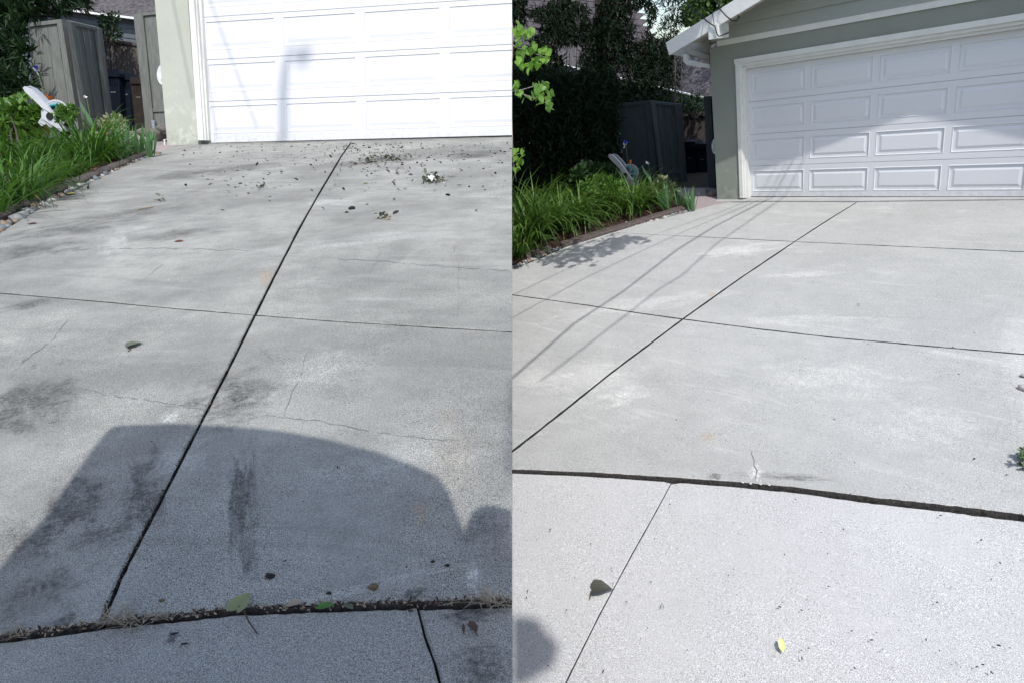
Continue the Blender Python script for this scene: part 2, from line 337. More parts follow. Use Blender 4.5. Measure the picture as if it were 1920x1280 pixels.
X = {k: G(PA, *p) for k, p in dict(a=(660, 265), b=(597, 365), c=(478, 590), d=(192, 1166), e=(975, 258.2), f=(975, 370), g=(975, 622), h=(975, 1122), i=(300, 272.5), i2=(330, 272), j=(165, 345), j2=(165, 354), k=(-140, 538), l=(-140, 1206), m=(783, 1128), n=(-140, 500)).items()}
driveA = thing(PA, 'driveway', 'stained unwashed grey concrete driveway of slabs on the left', None, kind='structure')
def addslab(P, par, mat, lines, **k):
    g = slab_geo(P, lines, **k); o = part('concrete_slab', g, mat, par); o.data.materials.append(shade_edge); n = len(g[0])//3
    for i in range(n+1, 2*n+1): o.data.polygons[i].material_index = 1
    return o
sA = lambda p, q: seg(PA, [p, q])
addslab(PA, driveA, concA, [cut(A['J0'], X['i2'], X['a']), cut(A['L1'], X['a'], X['b']), cut(A['J1'], X['b'], X['j2']), cut(A['E'], X['j'], X['i2'])])
addslab(PA, driveA, concA, [cut(A['J0'], X['a'], X['e']), sA((975, 258.2), (975, 370)), cut(A['J1'], X['f'], X['b']), cut(A['L1'], X['b'], X['a'])])
addslab(PA, driveA, concA, [cut(A['J1'], X['j2'], X['b']), cut(A['L1'], X['b'], X['c']), cut(A['J2'], X['c'], X['k']), sA((-140, 538), (-140, 500)), cut(A['E'], X['n'], X['j'])])
addslab(PA, driveA, concA, [cut(A['J1'], X['b'], X['f']), sA((975, 370), (975, 622)), cut(A['J2'], X['g'], X['c']), cut(A['L1'], X['c'], X['b'])])
addslab(PA, driveA, concA, [cut(A['J2'], X['k'], X['c']), cut(A['L1'], X['c'], X['d']), cut(A['J3'], X['d'], X['l']), sA((-140, 1206), (-140, 538))])
addslab(PA, driveA, concA, [cut(A['J2'], X['c'], X['g']), sA((975, 622), (975, 1122)), cut(A['J3'], X['h'], X['d']), cut(A['L1'], X['d'], X['c'])])
apronA = thing(PA, 'pavement', 'grey concrete pavement slabs below the stained driveway on the left', None, kind='structure')
addslab(PA, apronA, concA2, [cut(A['J3'], X['l'], X['m']), A['L4'], sA((860, 1420), (-200, 1420)), sA((-200, 1420), (-140, 1206))], zoff=-.006)
addslab(PA, apronA, concA2, [cut(A['J3'], X['m'], X['h']), sA((975, 1122), (990, 1420)), sA((990, 1420), (860, 1420)), A['L4'][::-1]], zoff=-.008)
thr = [PA.ground(u, v) for u, v in ((300, 270), (382, 269.4), (660, 263.7), (975, 257))]
v = [(p[0], p[1]+.01, PA.gz(p[1])+.004) for p in thr]+[(thr[3][0]+.2, .5, .02), (-.62, .5, .02)]
solo(PA, 'threshold', extr(v, (0, 0, -.12)), concA, 'thin concrete threshold strip under the left garage door', None, kind='structure')
# right place -----------------------------------------------------------
B = jset(PB, {
 'L1': ([(1607, 379), (1550, 414), (1490, 453), (1390, 520), (1280, 598), (1150, 695), (1050, 775), (950, 853)], (1.6, 4)),
 'J0': ([(1345, 380), (1440, 378.5), (1607, 379), (1760, 377), (1940, 375)], (1.2, 1.2)),
 'J1': ([(1150, 436), (1225, 440), (1350, 446), (1490, 453), (1700, 462.5), (1940, 473)], (.5, 1.6)),
 'J2': ([(940, 550), (1100, 572), (1200, 587), (1280, 598), (1420, 616), (1560, 632), (1740, 648), (1940, 665)], (1.6, 2.4)),
 'J3': ([(940, 879), (1100, 885), (1260, 895), (1380, 904), (1500, 915), (1640, 934), (1780, 949), (1940, 969)], (2.5, 7)),
 'L4': ([(1258, 899), (1222, 965), (1185, 1030), (1120, 1150), (1055, 1280), (1000, 1400)], (1.6, 2.4)),
 'E': ([(940, 512), (1000, 490), (1061, 463), (1163, 430), (1285, 398), (1345, 383)], (1, 1)),
})
Y = {k: G(PB, *p) for k, p in dict(a=(1607, 379), b=(1490, 453), c=(1280, 598), d=(950, 853), e=(1940, 375), f=(1940, 473), g=(1940, 665), h=(1940, 969), i=(1345, 380), i2=(1345, 383), j=(1150, 434), j2=(1160, 436.5), k=(940, 550), m=(1258, 899), n=(940, 512), l=(940, 879)).items()}
driveB = thing(PB, 'driveway', 'clean pale washed concrete driveway of slabs on the right', None, kind='structure')
sB = lambda p, q: seg(PB, [p, q])
addslab(PB, driveB, concB, [cut(B['J0'], Y['i2'], Y['a']), cut(B['L1'], Y['a'], Y['b']), cut(B['J1'], Y['b'], Y['j2']), cut(B['E'], Y['j'], Y['i2'])])
addslab(PB, driveB, concB, [cut(B['J0'], Y['a'], Y['e']), sB((1940, 375), (1940, 473)), cut(B['J1'], Y['f'], Y['b']), cut(B['L1'], Y['b'], Y['a'])])
addslab(PB, driveB, concB, [cut(B['J1'], Y['j2'], Y['b']), cut(B['L1'], Y['b'], Y['c']), cut(B['J2'], Y['c'], Y['k']), sB((940, 550), (940, 512)), cut(B['E'], Y['n'], Y['j'])])
addslab(PB, driveB, concB, [cut(B['J1'], Y['b'], Y['f']), sB((1940, 473), (1940, 665)), cut(B['J2'], Y['g'], Y['c']), cut(B['L1'], Y['c'], Y['b'])])
addslab(PB, driveB, concB, [cut(B['J2'], Y['k'], Y['c']), cut(B['L1'], Y['c'], Y['d']), sB((950, 853), (940, 550))])
addslab(PB, driveB, concB, [cut(B['J2'], Y['c'], Y['g']), sB((1940, 665), (1940, 969)), cut(B['J3'], Y['h'], Y['l']), sB((940, 879), (950, 853)), cut(B['L1'], Y['d'], Y['c'])], zoff=.0)
apronB = thing(PB, 'pavement', 'bright pale concrete pavement slabs below the washed driveway on the right', None, kind='structure')
addslab(PB, apronB, concB2, [cut(B['J3'], Y['l'], Y['m']), B['L4'], sB((1000, 1400), (940, 1400)), sB((940, 1400), (940, 879))], zoff=-.028)
addslab(PB, apronB, concB2, [cut(B['J3'], Y['m'], Y['h']), sB((1940, 969), (1990, 1400)), sB((1990, 1400), (1000, 1400)), B['L4'][::-1]], zoff=-.028)
thr = [PB.ground(u, v) for u, v in ((1340, 379), (1440, 377.5), (1607, 378), (1940, 374))]
v = [(p[0], p[1]+.01, PB.gz(p[1])+.004) for p in thr]+[(thr[3][0]+.5, .5, .004), (-.62, .5, .004)]
solo(PB, 'threshold', extr(v, (0, 0, -.12)), concB, 'thin concrete threshold strip under the right garage door', None, kind='structure')
# earth under both, the same slope as the slabs
def earth(P, x0, x1, y0, y1, d, label):
    v = [(x, y, P.gz(y)-d) for x, y in ((x0, y0), (x1, y0), (x1, y1), (x0, y1))]
    g = extr(v, (0, 0, -7)); return solo(P, 'terrain', g, dirt, label, None, kind='structure')
earth(PA, -16, 9.5, -11, 9, .032, 'dark earth under the left driveway and garden')
earth(PB, -16, 7, -12.5, 6, .055, 'dark earth under the right driveway and garden')
solo(PB, 'ground', ([(-250, -250, -4), (250, -250, -4), (250, 250, -4), (-250, 250, -4)], [(0, 1, 2, 3)]), soil, 'bare brown earth reaching to the horizon', None, kind='structure')
# pink path between garden and garage corner
def flatpoly(P, px, dz, th=.1): return extr([(lambda g: (g[0], g[1], P.gz(g[1])+dz))(P.ground(u, v)) for u, v in px], (0, 0, -th))
solo(PA, 'path', flatpoly(PA, [(283, 292), (330, 273.2), (360, 270), (360, 262), (310, 255), (285, 245), (225, 240), (205, 252), (250, 290)], -.004), pinkpath, 'pinkish concrete path beside the left garage corner', None, kind='structure')
solo(PB, 'path', flatpoly(PB, [(1288, 399), (1345, 384.5), (1372, 381), (1372, 368), (1340, 352), (1290, 352), (1255, 355), (1260, 395)], -.004), pinkpath, 'pinkish concrete path beside the right garage corner', None, kind='structure')

# cracks: hairline openings in the slabs, each a thin jagged strip
crackm = simple('crack_dark', (.13, .135, .13), (.22, .22, .215), 30, .95); crackB = simple('crack_grey', (.25, .25, .25), (.32, .32, .31), 30, .95)
def crack(P, par, px, w, mat, seed, zo=.0015):
    rg = random.Random(seed); pts = []
    for i in range(len(px)-1):
        a, b = np.array(px[i], float), np.array(px[i+1], float); L = np.linalg.norm(b-a); m = max(2, int(L/9))
        for k in range(m): q = a+(b-a)*k/m; pts.append(q+np.array([rg.uniform(-2.2, 2.2), rg.uniform(-2.0, 2.0)]))
    pts.append(np.array(px[-1], float)); V = []
    for i, q in enumerate(pts):
        t = pts[min(i+1, len(pts)-1)]-pts[max(i-1, 0)]; t /= np.linalg.norm(t)+1e-6; nn = np.array([-t[1], t[0]]); ww = w*rg.uniform(.25, 1.0)*(1.5 if rg.random() < .12 else 1)*(1 if 0 < i < len(pts)-1 else .1)
        for s in (-.5, .5):
            g = P.ground(*(q+nn*ww*s)); V.append((g[0], g[1], P.gz(g[1])+zo))
    part('crack', (V, [(2*i, 2*i+1, 2*i+3, 2*i+2) for i in range(len(pts)-1) if rg.random() > .12]), mat, par)
for k, (px, wd) in enumerate([
  ([(130, 598), (95, 640), (60, 665), (22, 698)], 1.3), ([(125, 722), (210, 742), (290, 752), (390, 770)], 1.1), ([(470, 636), (500, 665), (520, 690)], 1.0), ([(575, 660), (565, 705), (545, 740), (530, 785)], 1.3),
  ([(500, 780), (600, 790), (700, 810), (800, 822), (860, 826)], 1.2), ([(870, 620), (872, 690), (865, 740), (868, 800), (880, 830)], 1.2), ([(800, 822), (835, 862), (845, 905)], 1.3), ([(472, 840), (478, 900), (474, 960), (478, 1055)], 1.8),
  ([(745, 1050), (741, 1120)], 1.2), ([(850, 455), (862, 510), (858, 600)], 1.2), ([(705, 455), (715, 475), (690, 520), (700, 560)], 1.0), ([(275, 520), (300, 500), (310, 490)], 1.0), ([(610, 485), (740, 492), (880, 505), (958, 508)], .9), ([(480, 470), (300, 466), (120, 470)], .9)]):
    crack(PA, driveA, px, wd, crackm, k+3)
for k, (px, wd) in enumerate([
  ([(1410, 840), (1412, 862), (1418, 882), (1418, 905)], 2.4), ([(1514, 672), (1480, 700), (1440, 745), (1420, 790)], .8), ([(1240, 712), (1300, 728), (1390, 740)], .7), ([(1410, 760), (1390, 790), (1400, 830)], .7), ([(965, 655), (1040, 668), (1150, 692)], .7), ([(1040, 500), (1180, 520), (1300, 535)], .6), ([(1560, 590), (1750, 600)], .5)]):
    crack(PB, driveB, px, wd, crackB if k else crackm, k+40, .0015)

# ---------------------------------------------------------------- garages
white = simple('white_door_paint', (.67, .68, .70), (.65, .66, .68), 2, .38, 0); 
def doorwear(m):
    n = m.node_tree; b = n.nodes['Principled BSDF']; b.inputs['Specular IOR Level'].default_value = .4; tc = nd(n, 'ShaderNodeTexCoord').outputs['Object']
    sx = nd(n, 'ShaderNodeSeparateXYZ'); n.links.new(tc, sx.inputs[0]); low = ramp(n, sx.outputs[2], .25, .0)
    mp = nd(n, 'ShaderNodeMapping'); mp.inputs['Scale'].default_value = (9, 1, .6); n.links.new(tc, mp.inputs[0]); st = noise(n, mp.outputs[0], 1.5, 6, .7, .4, .5, .8)
    c = mix(n, mul(n, st, .10), (.67, .68, .70), (.54, .54, .53)); c = mix(n, mul(n, mul(n, low, noise(n, tc, 14, 6, .7, 0, .35, .7)), .45), c, (.42, .40, .37)); n.links.new(c, b.inputs['Base Color'])
    bump(n, b, noise(n, tc, 2.0, 3, .5), .25, .02)
doorwear(white)
trimm = simple('ivory_trim_paint', (.72, .73, .69), (.66, .67, .63), 5, .5, .001, 30)
sideb = simple('white_fascia_paint', (.80, .82, .82), (.70, .71, .69), 9, .55, .002, 18, (1, 1, 8))
def stucco(name, c1, c2):
    m, n, b = nodes(name); b.inputs['Roughness'].default_value = .9; tc = nd(n, 'ShaderNodeTexCoord').outputs['Object']
    c = mix(n, noise(n, tc, 1.4, 6, .6, 0, .35, .7), c1, c2); c = mix(n, mul(n, noise(n, tc, 6, 8, .7, 0, .6, .75), .35), c, tuple(v*1.25 for v in c1)); sx = nd(n, 'ShaderNodeSeparateXYZ'); n.links.new(tc, sx.inputs[0]); low = ramp(n, sx.outputs[2], 1.1, .1)
    c = mix(n, mul(n, mul(n, low, noise(n, tc, 4.5, 7, .7, .5, .5, .62)), .6), c, tuple(v*1.35 for v in c1)); c = mix(n, mul(n, mul(n, ramp(n, sx.outputs[2], .3, .0), noise(n, tc, 12, 6, .7, 0, .35, .7)), .5), c, tuple(v*.6 for v in c1))
    n.links.new(c, b.inputs['Base Color'])
    h = mul(n, noise(n, tc, 70, 4, .6), mul(n, noise(n, tc, 9, 5, .6), 1.6), 'ADD'); bump(n, b, h, .5, .006); return m
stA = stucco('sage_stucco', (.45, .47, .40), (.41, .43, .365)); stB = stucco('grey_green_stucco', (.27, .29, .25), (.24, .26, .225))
sidingm = simple('grey_green_siding_paint', (.36, .385, .35), (.33, .355, .32), 5, .6, .001, 40, (1, 1, 6))
black = simple('black_rubber', (.012, .012, .013), None, rough=.6)
def panel_geo(x0, x1, z0, z1, y=0.0, s=1.0):
    """stamped raised panel: rim, sloped moulding down, flat groove, bevel up, raised field"""
    rings = [(0, 0.0), (.012*s, -.006*s), (.018*s, .013*s), (.05*s, .013*s), (.085*s, .001*s), (.092*s, .001*s)]; V = []; Fc = []
    for d, dep in rings:
        dep *= .5 if s > 1 else 1.0
        V += [(x0+d, y+dep, z0+d), (x1-d, y+dep, z0+d), (x1-d, y+dep, z1-d), (x0+d, y+dep, z1-d)]
    for k in range(len(rings)-1):
        for i in range(4): Fc.append((k*4+i, k*4+(i+1) % 4, k*4+4+(i+1) % 4, k*4+4+i))
    k = (len(rings)-1)*4; Fc.append((k, k+1, k+2, k+3)); return V, Fc
def garage_door(P, a0, w, pit, b0, h, s, ncol, nrow, label, sc):
    t = thing(P, 'garage_door', label, 'garage door'); xr = 2*a0+pit*(ncol-1)+w
    for r in range(nrow):
        z0 = r*s+.004*sc; z1 = (r+1)*s-.004*sc; gs = []
        V = []; Fc = []; xs = [0.0]+sum([[a0+pit*i, a0+pit*i+w] for i in range(ncol)], [])+[xr]; zs = [z0, r*s+b0, r*s+b0+h, z1]
        for zi in range(3):
            for xi in range(len(xs)-1):
                if zi == 1 and xi % 2 == 1: continue
                k = len(V); V += [(xs[xi], 0, zs[zi]), (xs[xi+1], 0, zs[zi]), (xs[xi+1], 0, zs[zi+1]), (xs[xi], 0, zs[zi+1])]; Fc.append((k, k+1, k+2, k+3))
        for za, zb in ((z0, z0-.003*sc), (z1, z1+.003*sc)):      # rounded meeting edges
            k = len(V); V += [(0, 0, za), (xr, 0, za), (xr, .012*sc, zb), (0, .012*sc, zb)]; Fc.append((k, k+1, k+2, k+3))
        V2, F2 = box(0, xr, .014*sc, .05*sc, z0-.004, z1+.004)
        sec = part('door_section', join((V, Fc), (V2, F2)), white, t)
        for i in range(ncol): part('panel', panel_geo(a0+pit*i, a0+pit*i+w, r*s+b0, r*s+b0+h, 0, sc), white, sec)
    part('weather_seal', box(0, xr, .0, .04*sc, -.022*sc, .003), black, t)
    return t, xr
# left garage
sc = 1.5; dA, xrA = garage_door(PA, .15, .79868*sc, .88361*sc, .135, .29531*sc, .4258*sc, 4, 4, 'sunlit white panelled garage door with faint soft pole shadow, on the left', 1.2)
def wpx(P, px, Y, th): return wpoly(P, px, Y, th)
YwA = -.10
gA = thing(PA, 'garage', 'pale sage stucco garage wall around the left white door', 'garage', (-.5, 0, 0))
x0 = PA.wall(290, 0, YwA); x1 = PA.wall(313, 263, YwA); t0 = PA.wall(352, 0, YwA); t1 = PA.wall(371, 263, YwA)
HA = 4.6; XL = .5*(x0[0]+x1[0]); XT = .5*(t0[0]+t1[0])
lean = lambda p, q, z: q[0]+(p[0]-q[0])*(z-q[2])/(p[2]-q[2])
v = [(lean(x0, x1, -.15), YwA, -.15), (lean(t0, t1, -.15), YwA, -.15), (lean(t0, t1, HA), YwA, HA), (lean(x0, x1, HA), YwA, HA)]
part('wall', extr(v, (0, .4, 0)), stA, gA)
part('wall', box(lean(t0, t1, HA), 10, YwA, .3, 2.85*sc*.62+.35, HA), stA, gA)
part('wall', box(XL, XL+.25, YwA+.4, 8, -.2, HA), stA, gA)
part('roof', box(XL-.02, 10, YwA-.02, 8, HA, HA+.15), sidingm, gA)
for k, (pt, pb, yy, th) in enumerate([((352, 362.5), (371, 381.5), YwA-.03, .2), ((362.5, 368), (381.5, 386.5), YwA+.0, .2), ((368, 376), (386.5, 391.5), YwA+.04, .2)]):
    part('door_trim', wpoly(PA, [(pt[0], -20), (pt[1], -20), (pb[1]+.1, 263.4), (pb[0]+.1, 263.8)], yy, th), trimm, gA)
part('stucco_stop', box(XL-.02, XL+.0, YwA-.004, YwA+.02, -.1, .06), trimm, gA)
# right garage
dB, xrB = garage_door(PB, .1, .91228, .99285, .09, .36799, .53689, 4, 4, 'white panelled garage door half shaded by the gable, on the right', 1.0)
YwB = -.17
gB = thing(PB, 'garage', 'grey green stucco garage with white fascia and gable siding on the right', 'garage', (-.5, 0, 0))
c0, c1_ = PB.wall(1330, 75, YwB), PB.wall(1345, 372, YwB); XLb = .5*(c0[0]+c1_[0]); q0, q1 = PB.wall(1378, 112, YwB), PB.wall(1387, 372, YwB); XTb = .5*(q0[0]+q1[0]); ZTb = q0[2]
ZG = PB.wall(1372, 83, YwB)[2]; XRb = 8.9
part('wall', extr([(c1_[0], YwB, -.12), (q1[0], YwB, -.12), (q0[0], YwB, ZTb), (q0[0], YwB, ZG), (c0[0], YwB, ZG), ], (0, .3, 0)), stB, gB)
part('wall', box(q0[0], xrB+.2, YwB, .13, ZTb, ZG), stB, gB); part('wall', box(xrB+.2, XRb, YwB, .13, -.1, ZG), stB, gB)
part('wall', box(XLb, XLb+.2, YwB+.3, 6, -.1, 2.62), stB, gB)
for k, (u0, u1, l0, l1, yy) in enumerate([(1378, 1385, 1387, 1393, YwB-.03), (1385, 1390, 1393, 1397, YwB+.01), (1390, 1396.5, 1397, 1402.5, YwB+.06)]):
    part('door_trim', wpoly(PB, [(u0, 112+5*k), (u1, 112+5*k), (l1, 372), (l0, 372)], yy, .16), trimm, gB)
for k, (d0, d1, yy) in enumerate([(0, .075, YwB-.031), (.075, .125, YwB+.009), (.125, .175, YwB+.059)]):
    part('door_trim', box(q0[0]+d0, xrB+.3, yy, yy+.16, ZTb-d1, ZTb-d0+.002), trimm, gB)
part('belt_trim', box(XLb+.12, XRb, YwB-.03, YwB+.1, ZG, ZG+.085), trimm, gB)
# gable: rake line from two surveyed points on the fascia
OV = .82; YF = YwB-OV
fa, fb = PB.wall(1248, 80.5, YF), PB.wall(1380, 0, YF); ba, bb = PB.wall(1254.7, 104, YF), PB.wall(1428, 0, YF)
sl_t = (fb[2]-fa[2])/(fb[0]-fa[0]); sl_b = (bb[2]-ba[2])/(bb[0]-ba[0]); slope = sl_b; XA = 4.16
def rake(x, top): b_ = (ba[2]+slope*(min(x, 2*XA-x)-ba[0])); return b_+(fa[2]-ba[2]-slope*(fa[0]-ba[0]))*top
XE = ba[0]; XRE = 2*XA-XE
print('rake slope', sl_t, sl_b, 'apex', XA, rake(XA, 0), 'ZG', ZG, 'XL', XLb, 'eave x', XE, rake(XE, 0), 'ZT', ZTb)
part('fascia', extr([(fa[0], YF, rake(fa[0], 1)), (XE, YF, rake(XE, 0)), (XA, YF, rake(XA, 0)), (XA, YF, rake(XA, 1))], (0, .045, 0)), sideb, gB)
part('fascia', extr([(XRE, YF, rake(XE, 1)), (XA+.002, YF, rake(XA, 1)), (XA+.002, YF, rake(XA, 0)), (XRE, YF, rake(XE, 0))], (0, .045, 0)), sideb, gB)
zt = rake(XA, 1)
shing = simple('dark_shingle', (.045, .042, .045), (.075, .07, .07), 14, .9, .01, 40)
part('roof', join(extr([(XE-.03, YF+.047, rake(XE, 1)-.04), (XA, YF+.047, zt-.04), (XA, YF+.047, zt-.006), (XE-.03, YF+.047, rake(XE, 1)-.006)], (0, 7.5, 0)), extr([(XRE+.03, YF+.047, rake(XE, 1)-.04), (XRE+.03, YF+.047, rake(XE, 1)-.006), (XA+.001, YF+.047, zt-.006), (XA+.001, YF+.047, zt-.04)], (0, 7.5, 0))), shing, gB)
soff = simple('soffit_board_paint', (.5, .49, .45), (.43, .42, .38), 6, .7)
for k in range(30):        # soffit boards running along the slope under the roof
    xa, xb = XE+k*.19, XE+(k+1)*.19-.008
    if xb > XA: break
    part('soffit_board', extr([(xa, YF+.05, rake(xa, 1)-.07), (xb, YF+.05, rake(xb, 1)-.07), (xb, YF+.05, rake(xb, 1)-.046), (xa, YF+.05, rake(xa, 1)-.046)], (0, 6.4, 0)), soff, gB)
for yy in (YwB+.35, YwB+.95, YwB+1.6, YwB+2.3):
    part('rafter_tail', extr([(XE+.05, yy, rake(XE, 1)-.05), (XLb+.0, yy, rake(XLb, 1)-.05), (XLb+.0, yy, rake(XLb, 1)-.2), (XE+.05, yy, rake(XE, 1)-.13)], (0, .06, 0)), soff, gB)
# lap siding in the gable
z = ZG+.085; k = 0
while z < rake(XA, 1)-.1:
    z1 = z+.2; xl = max(XLb, XE+(z-rake(XE, 1)+.02)/slope); 
    xr2 = 2*XA-xl; xl2 = max(xl, XE+(z1-rake(XE, 1)+.02)/slope); xr3 = 2*XA-xl2
    if xl2 >= xr3: break
    part('siding_board', ([(xl, YwB-.036, z), (xr2, YwB-.036, z), (xr3, YwB-.002, z1), (xl2, YwB-.002, z1), (xl, YwB+.02, z), (xr2, YwB+.02, z), (xr3, YwB+.02, z1), (xl2, YwB+.02, z1)],
        [(0, 1, 2, 3), (4, 7, 6, 5), (0, 4, 5, 1), (2, 6, 7, 3), (0, 3, 7, 4), (1, 5, 6, 2)]), sidingm, gB); z = z1
# beam end under the fascia
xb0 = PB.wall(1328, 50, YF-.06)[0]; xb1 = xb0+.15; zb1 = PB.wall(1330, 48, YF-.06)[2]; zb0 = PB.wall(1330, 75, YF-.06)[2]
part('beam', box(xb0, xb1, YF-.06, YF+.30, zb0, zb1), sideb, gB)
part('eave_board', wpoly(PB, [(1259, 103), (1330, 62), (1331, 120), (1302, 106), (1286, 108)], YwB+.28, .04), soff, gB)
part('rafter_tail', wpoly(PB, [(1289, 92), (1330, 104), (1330, 113), (1286, 101)], YwB+.20, .06), soff, gB)
part('gutter', wpoly(PB, [(1281, 103), (1287, 104), (1290, 113), (1331, 121), (1331, 129), (1287, 122), (1281, 116)], YwB+.08, .09), sideb, gB)

# ---------------------------------------------------------------- fences, gates and what stands behind them
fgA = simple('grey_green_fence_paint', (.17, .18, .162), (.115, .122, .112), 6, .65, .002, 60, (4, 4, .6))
fgB = simple('shaded_fence_paint', (.045, .058, .066), (.03, .04, .047), 6, .65, .002, 60, (4, 4, .6))  # fence paint darkened and blued, its shade put into the colour
oldwood = simple('weathered_fence_wood', (.13, .115, .105), (.055, .047, .045), 5, .85, .003, 50, (5, 5, .5))
def lerp(a, b, t): return (a[0]+(b[0]-a[0])*t, a[1]+(b[1]-a[1])*t)
def fence(P, name, label, cat, Y, tl, tr, br, bl, n, mat, stile=(.12, .12), railh=7, th=.035, batten=False, back=0, Y2=None, group=None, low=None):
    """framed board panel given by its four surveyed corners; boards are single parts"""
    base = P.wall(*lerp(bl, br, .5), Y); t = thing(P, name, label, cat, base, group=group)
    Y2 = Y if Y2 is None else Y2
    def pt(s, q, dy=0.0):
        u, v = lerp(lerp(tl, tr, s), lerp(bl, br, s), q); y = Y+(Y2-Y)*s+dy; return P.wall(u, v, y)
    hpx = ((tl[1]-bl[1])**2+(tl[0]-bl[0])**2)**.5; rq = railh/hpx
    def piece(nm, s0, s1, q0, q1, dy, tk): part(nm, extr([pt(s0, q0, dy), pt(s1, q0, dy), pt(s1, q1, dy), pt(s0, q1, dy)], (0, tk, 0)), mat, t)
    if stile[0]: piece('post', 0, stile[0], 0, 1, -.03, .11)
    if stile[1]: piece('post', 1-stile[1], 1, 0, 1, -.03, .11)
    if railh: piece('rail', stile[0]+.003, 1-stile[1]-.003, 0, rq, -.024, .09); piece('rail', stile[0]+.003, 1-stile[1]-.003, (low or .88), (low or .88)+rq*1.2, -.018, .07)
    s0, s1 = stile[0]+.004, 1-stile[1]-.004
    for i in range(n):
        a, b = s0+(s1-s0)*i/n, s0+(s1-s0)*(i+1)/n-.012*(s1-s0)
        dy = random.uniform(-.004, .004)+(.012 if batten and i % 2 else 0); piece('board', a, b, rq*.5+random.uniform(0, .004), .985, .012+dy, th*.5)
        if batten and i: piece('batten', a-.02, a+.014, rq, .9, -.006, .02)
    return t
# left place
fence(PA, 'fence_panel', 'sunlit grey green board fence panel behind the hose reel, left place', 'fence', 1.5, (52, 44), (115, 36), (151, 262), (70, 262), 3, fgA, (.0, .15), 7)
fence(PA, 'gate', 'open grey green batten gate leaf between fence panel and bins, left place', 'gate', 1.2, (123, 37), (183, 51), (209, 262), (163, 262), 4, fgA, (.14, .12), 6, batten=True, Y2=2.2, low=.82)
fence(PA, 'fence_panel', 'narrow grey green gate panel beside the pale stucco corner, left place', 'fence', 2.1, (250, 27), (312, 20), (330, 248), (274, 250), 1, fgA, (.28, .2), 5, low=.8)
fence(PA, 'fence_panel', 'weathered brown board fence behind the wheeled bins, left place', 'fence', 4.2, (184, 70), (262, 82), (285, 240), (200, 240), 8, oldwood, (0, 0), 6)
metal = simple('galvanised_metal', (.6, .62, .64), (.45, .46, .48), 20, .4, metal=.8)
solo(PA, 'metal_bracket', wpoly(PA, [(283.5, 226), (289, 226), (290.5, 247), (286, 247)], 2.04, .03), metal, 'small shiny metal gate bracket at the foot of the post', 'bracket')
# bins
binm = {'navy': simple('navy_bin_plastic', (.006, .010, .022), (.004, .006, .013), 5, .45), 'brown': simple('brown_bin_plastic', (.035, .026, .022), (.022, .017, .015), 5, .5)}
wprint = simple('white_print', (.12, .12, .13), rough=.6)
def wheelie(P, Y, u0, u1, vt, vb, lean, m, label, group):
    """wheeled bin: tapered body, overhanging lid, handle, two wheels, ribs"""
    L = lambda u, v: (u+lean*(v-vt), v)
    H = vb-vt; W = u1-u0; c = P.wall(*L((u0+u1)/2, vb), Y); t = thing(P, 'wheeled_bin', label, 'bin', c, group=group)
    D = .62*abs(P.wall(u1, vt, Y)[0]-P.wall(u0, vt, Y)[0])*1.2
    part('body', extr([P.wall(*L(u0+W*.04, vt+H*.14), Y), P.wall(*L(u1-W*.04, vt+H*.14), Y), P.wall(*L(u1-W*.14, vb-2), Y), P.wall(*L(u0+W*.14, vb-2), Y)], (0, D, 0)), m, t)
    part('lid', extr([P.wall(*L(u0+W*.05, vt), Y-.04), P.wall(*L(u1-W*.05, vt), Y-.04), P.wall(*L(u1, vt+H*.07), Y-.04), P.wall(*L(u1, vt+H*.13), Y-.04), P.wall(*L(u0, vt+H*.13), Y-.04), P.wall(*L(u0, vt+H*.07), Y-.04)], (0, D+.08, 0)), m, t)
    for k in range(5):
        a = u0+W*(.2+.14*k); part('rib', wpoly(P, [L(a, vt+H*.15), L(a+W*.04, vt+H*.15), L(a+W*.04, vt+H*.28), L(a, vt+H*.28)], Y-.015, .02), m, t)
    a = u0+W*.34; part('number_mark', wpoly(P, [L(a, vt+H*.38), L(a+W*.12, vt+H*.38), L(a+W*.12, vt+H*.405), L(a, vt+H*.405)], Y-.004, .006), wprint, t)
    a = u0+W*.5; part('number_mark', wpoly(P, [L(a, vt+H*.38), L(a+W*.14, vt+H*.38), L(a+W*.14, vt+H*.405), L(a, vt+H*.405)], Y-.004, .006), wprint, t)
    for s in (.2, .8):
        q = P.wall(*L(u0+W*s, vb-4), Y); part('wheel', tube([q+[-.03, D*.8, 0], q+[.03, D*.8, 0]], .09, 10), black, t)
wheelie(PA, 3.0, 194, 223, 130, 240, .09, binm['navy'], 'navy wheeled bin nearest the open gate, leftmost of the bins in the left place', 'wheeled bins')
wheelie(PA, 3.15, 222, 243, 137, 240, .09, binm['navy'], 'narrower navy wheeled bin in the middle of the three, left place', 'wheeled bins')
wheelie(PA, 3.05, 243, 270, 145, 241, .07, binm['brown'], 'brown wheeled bin at the right of the navy ones, left place', 'wheeled bins')
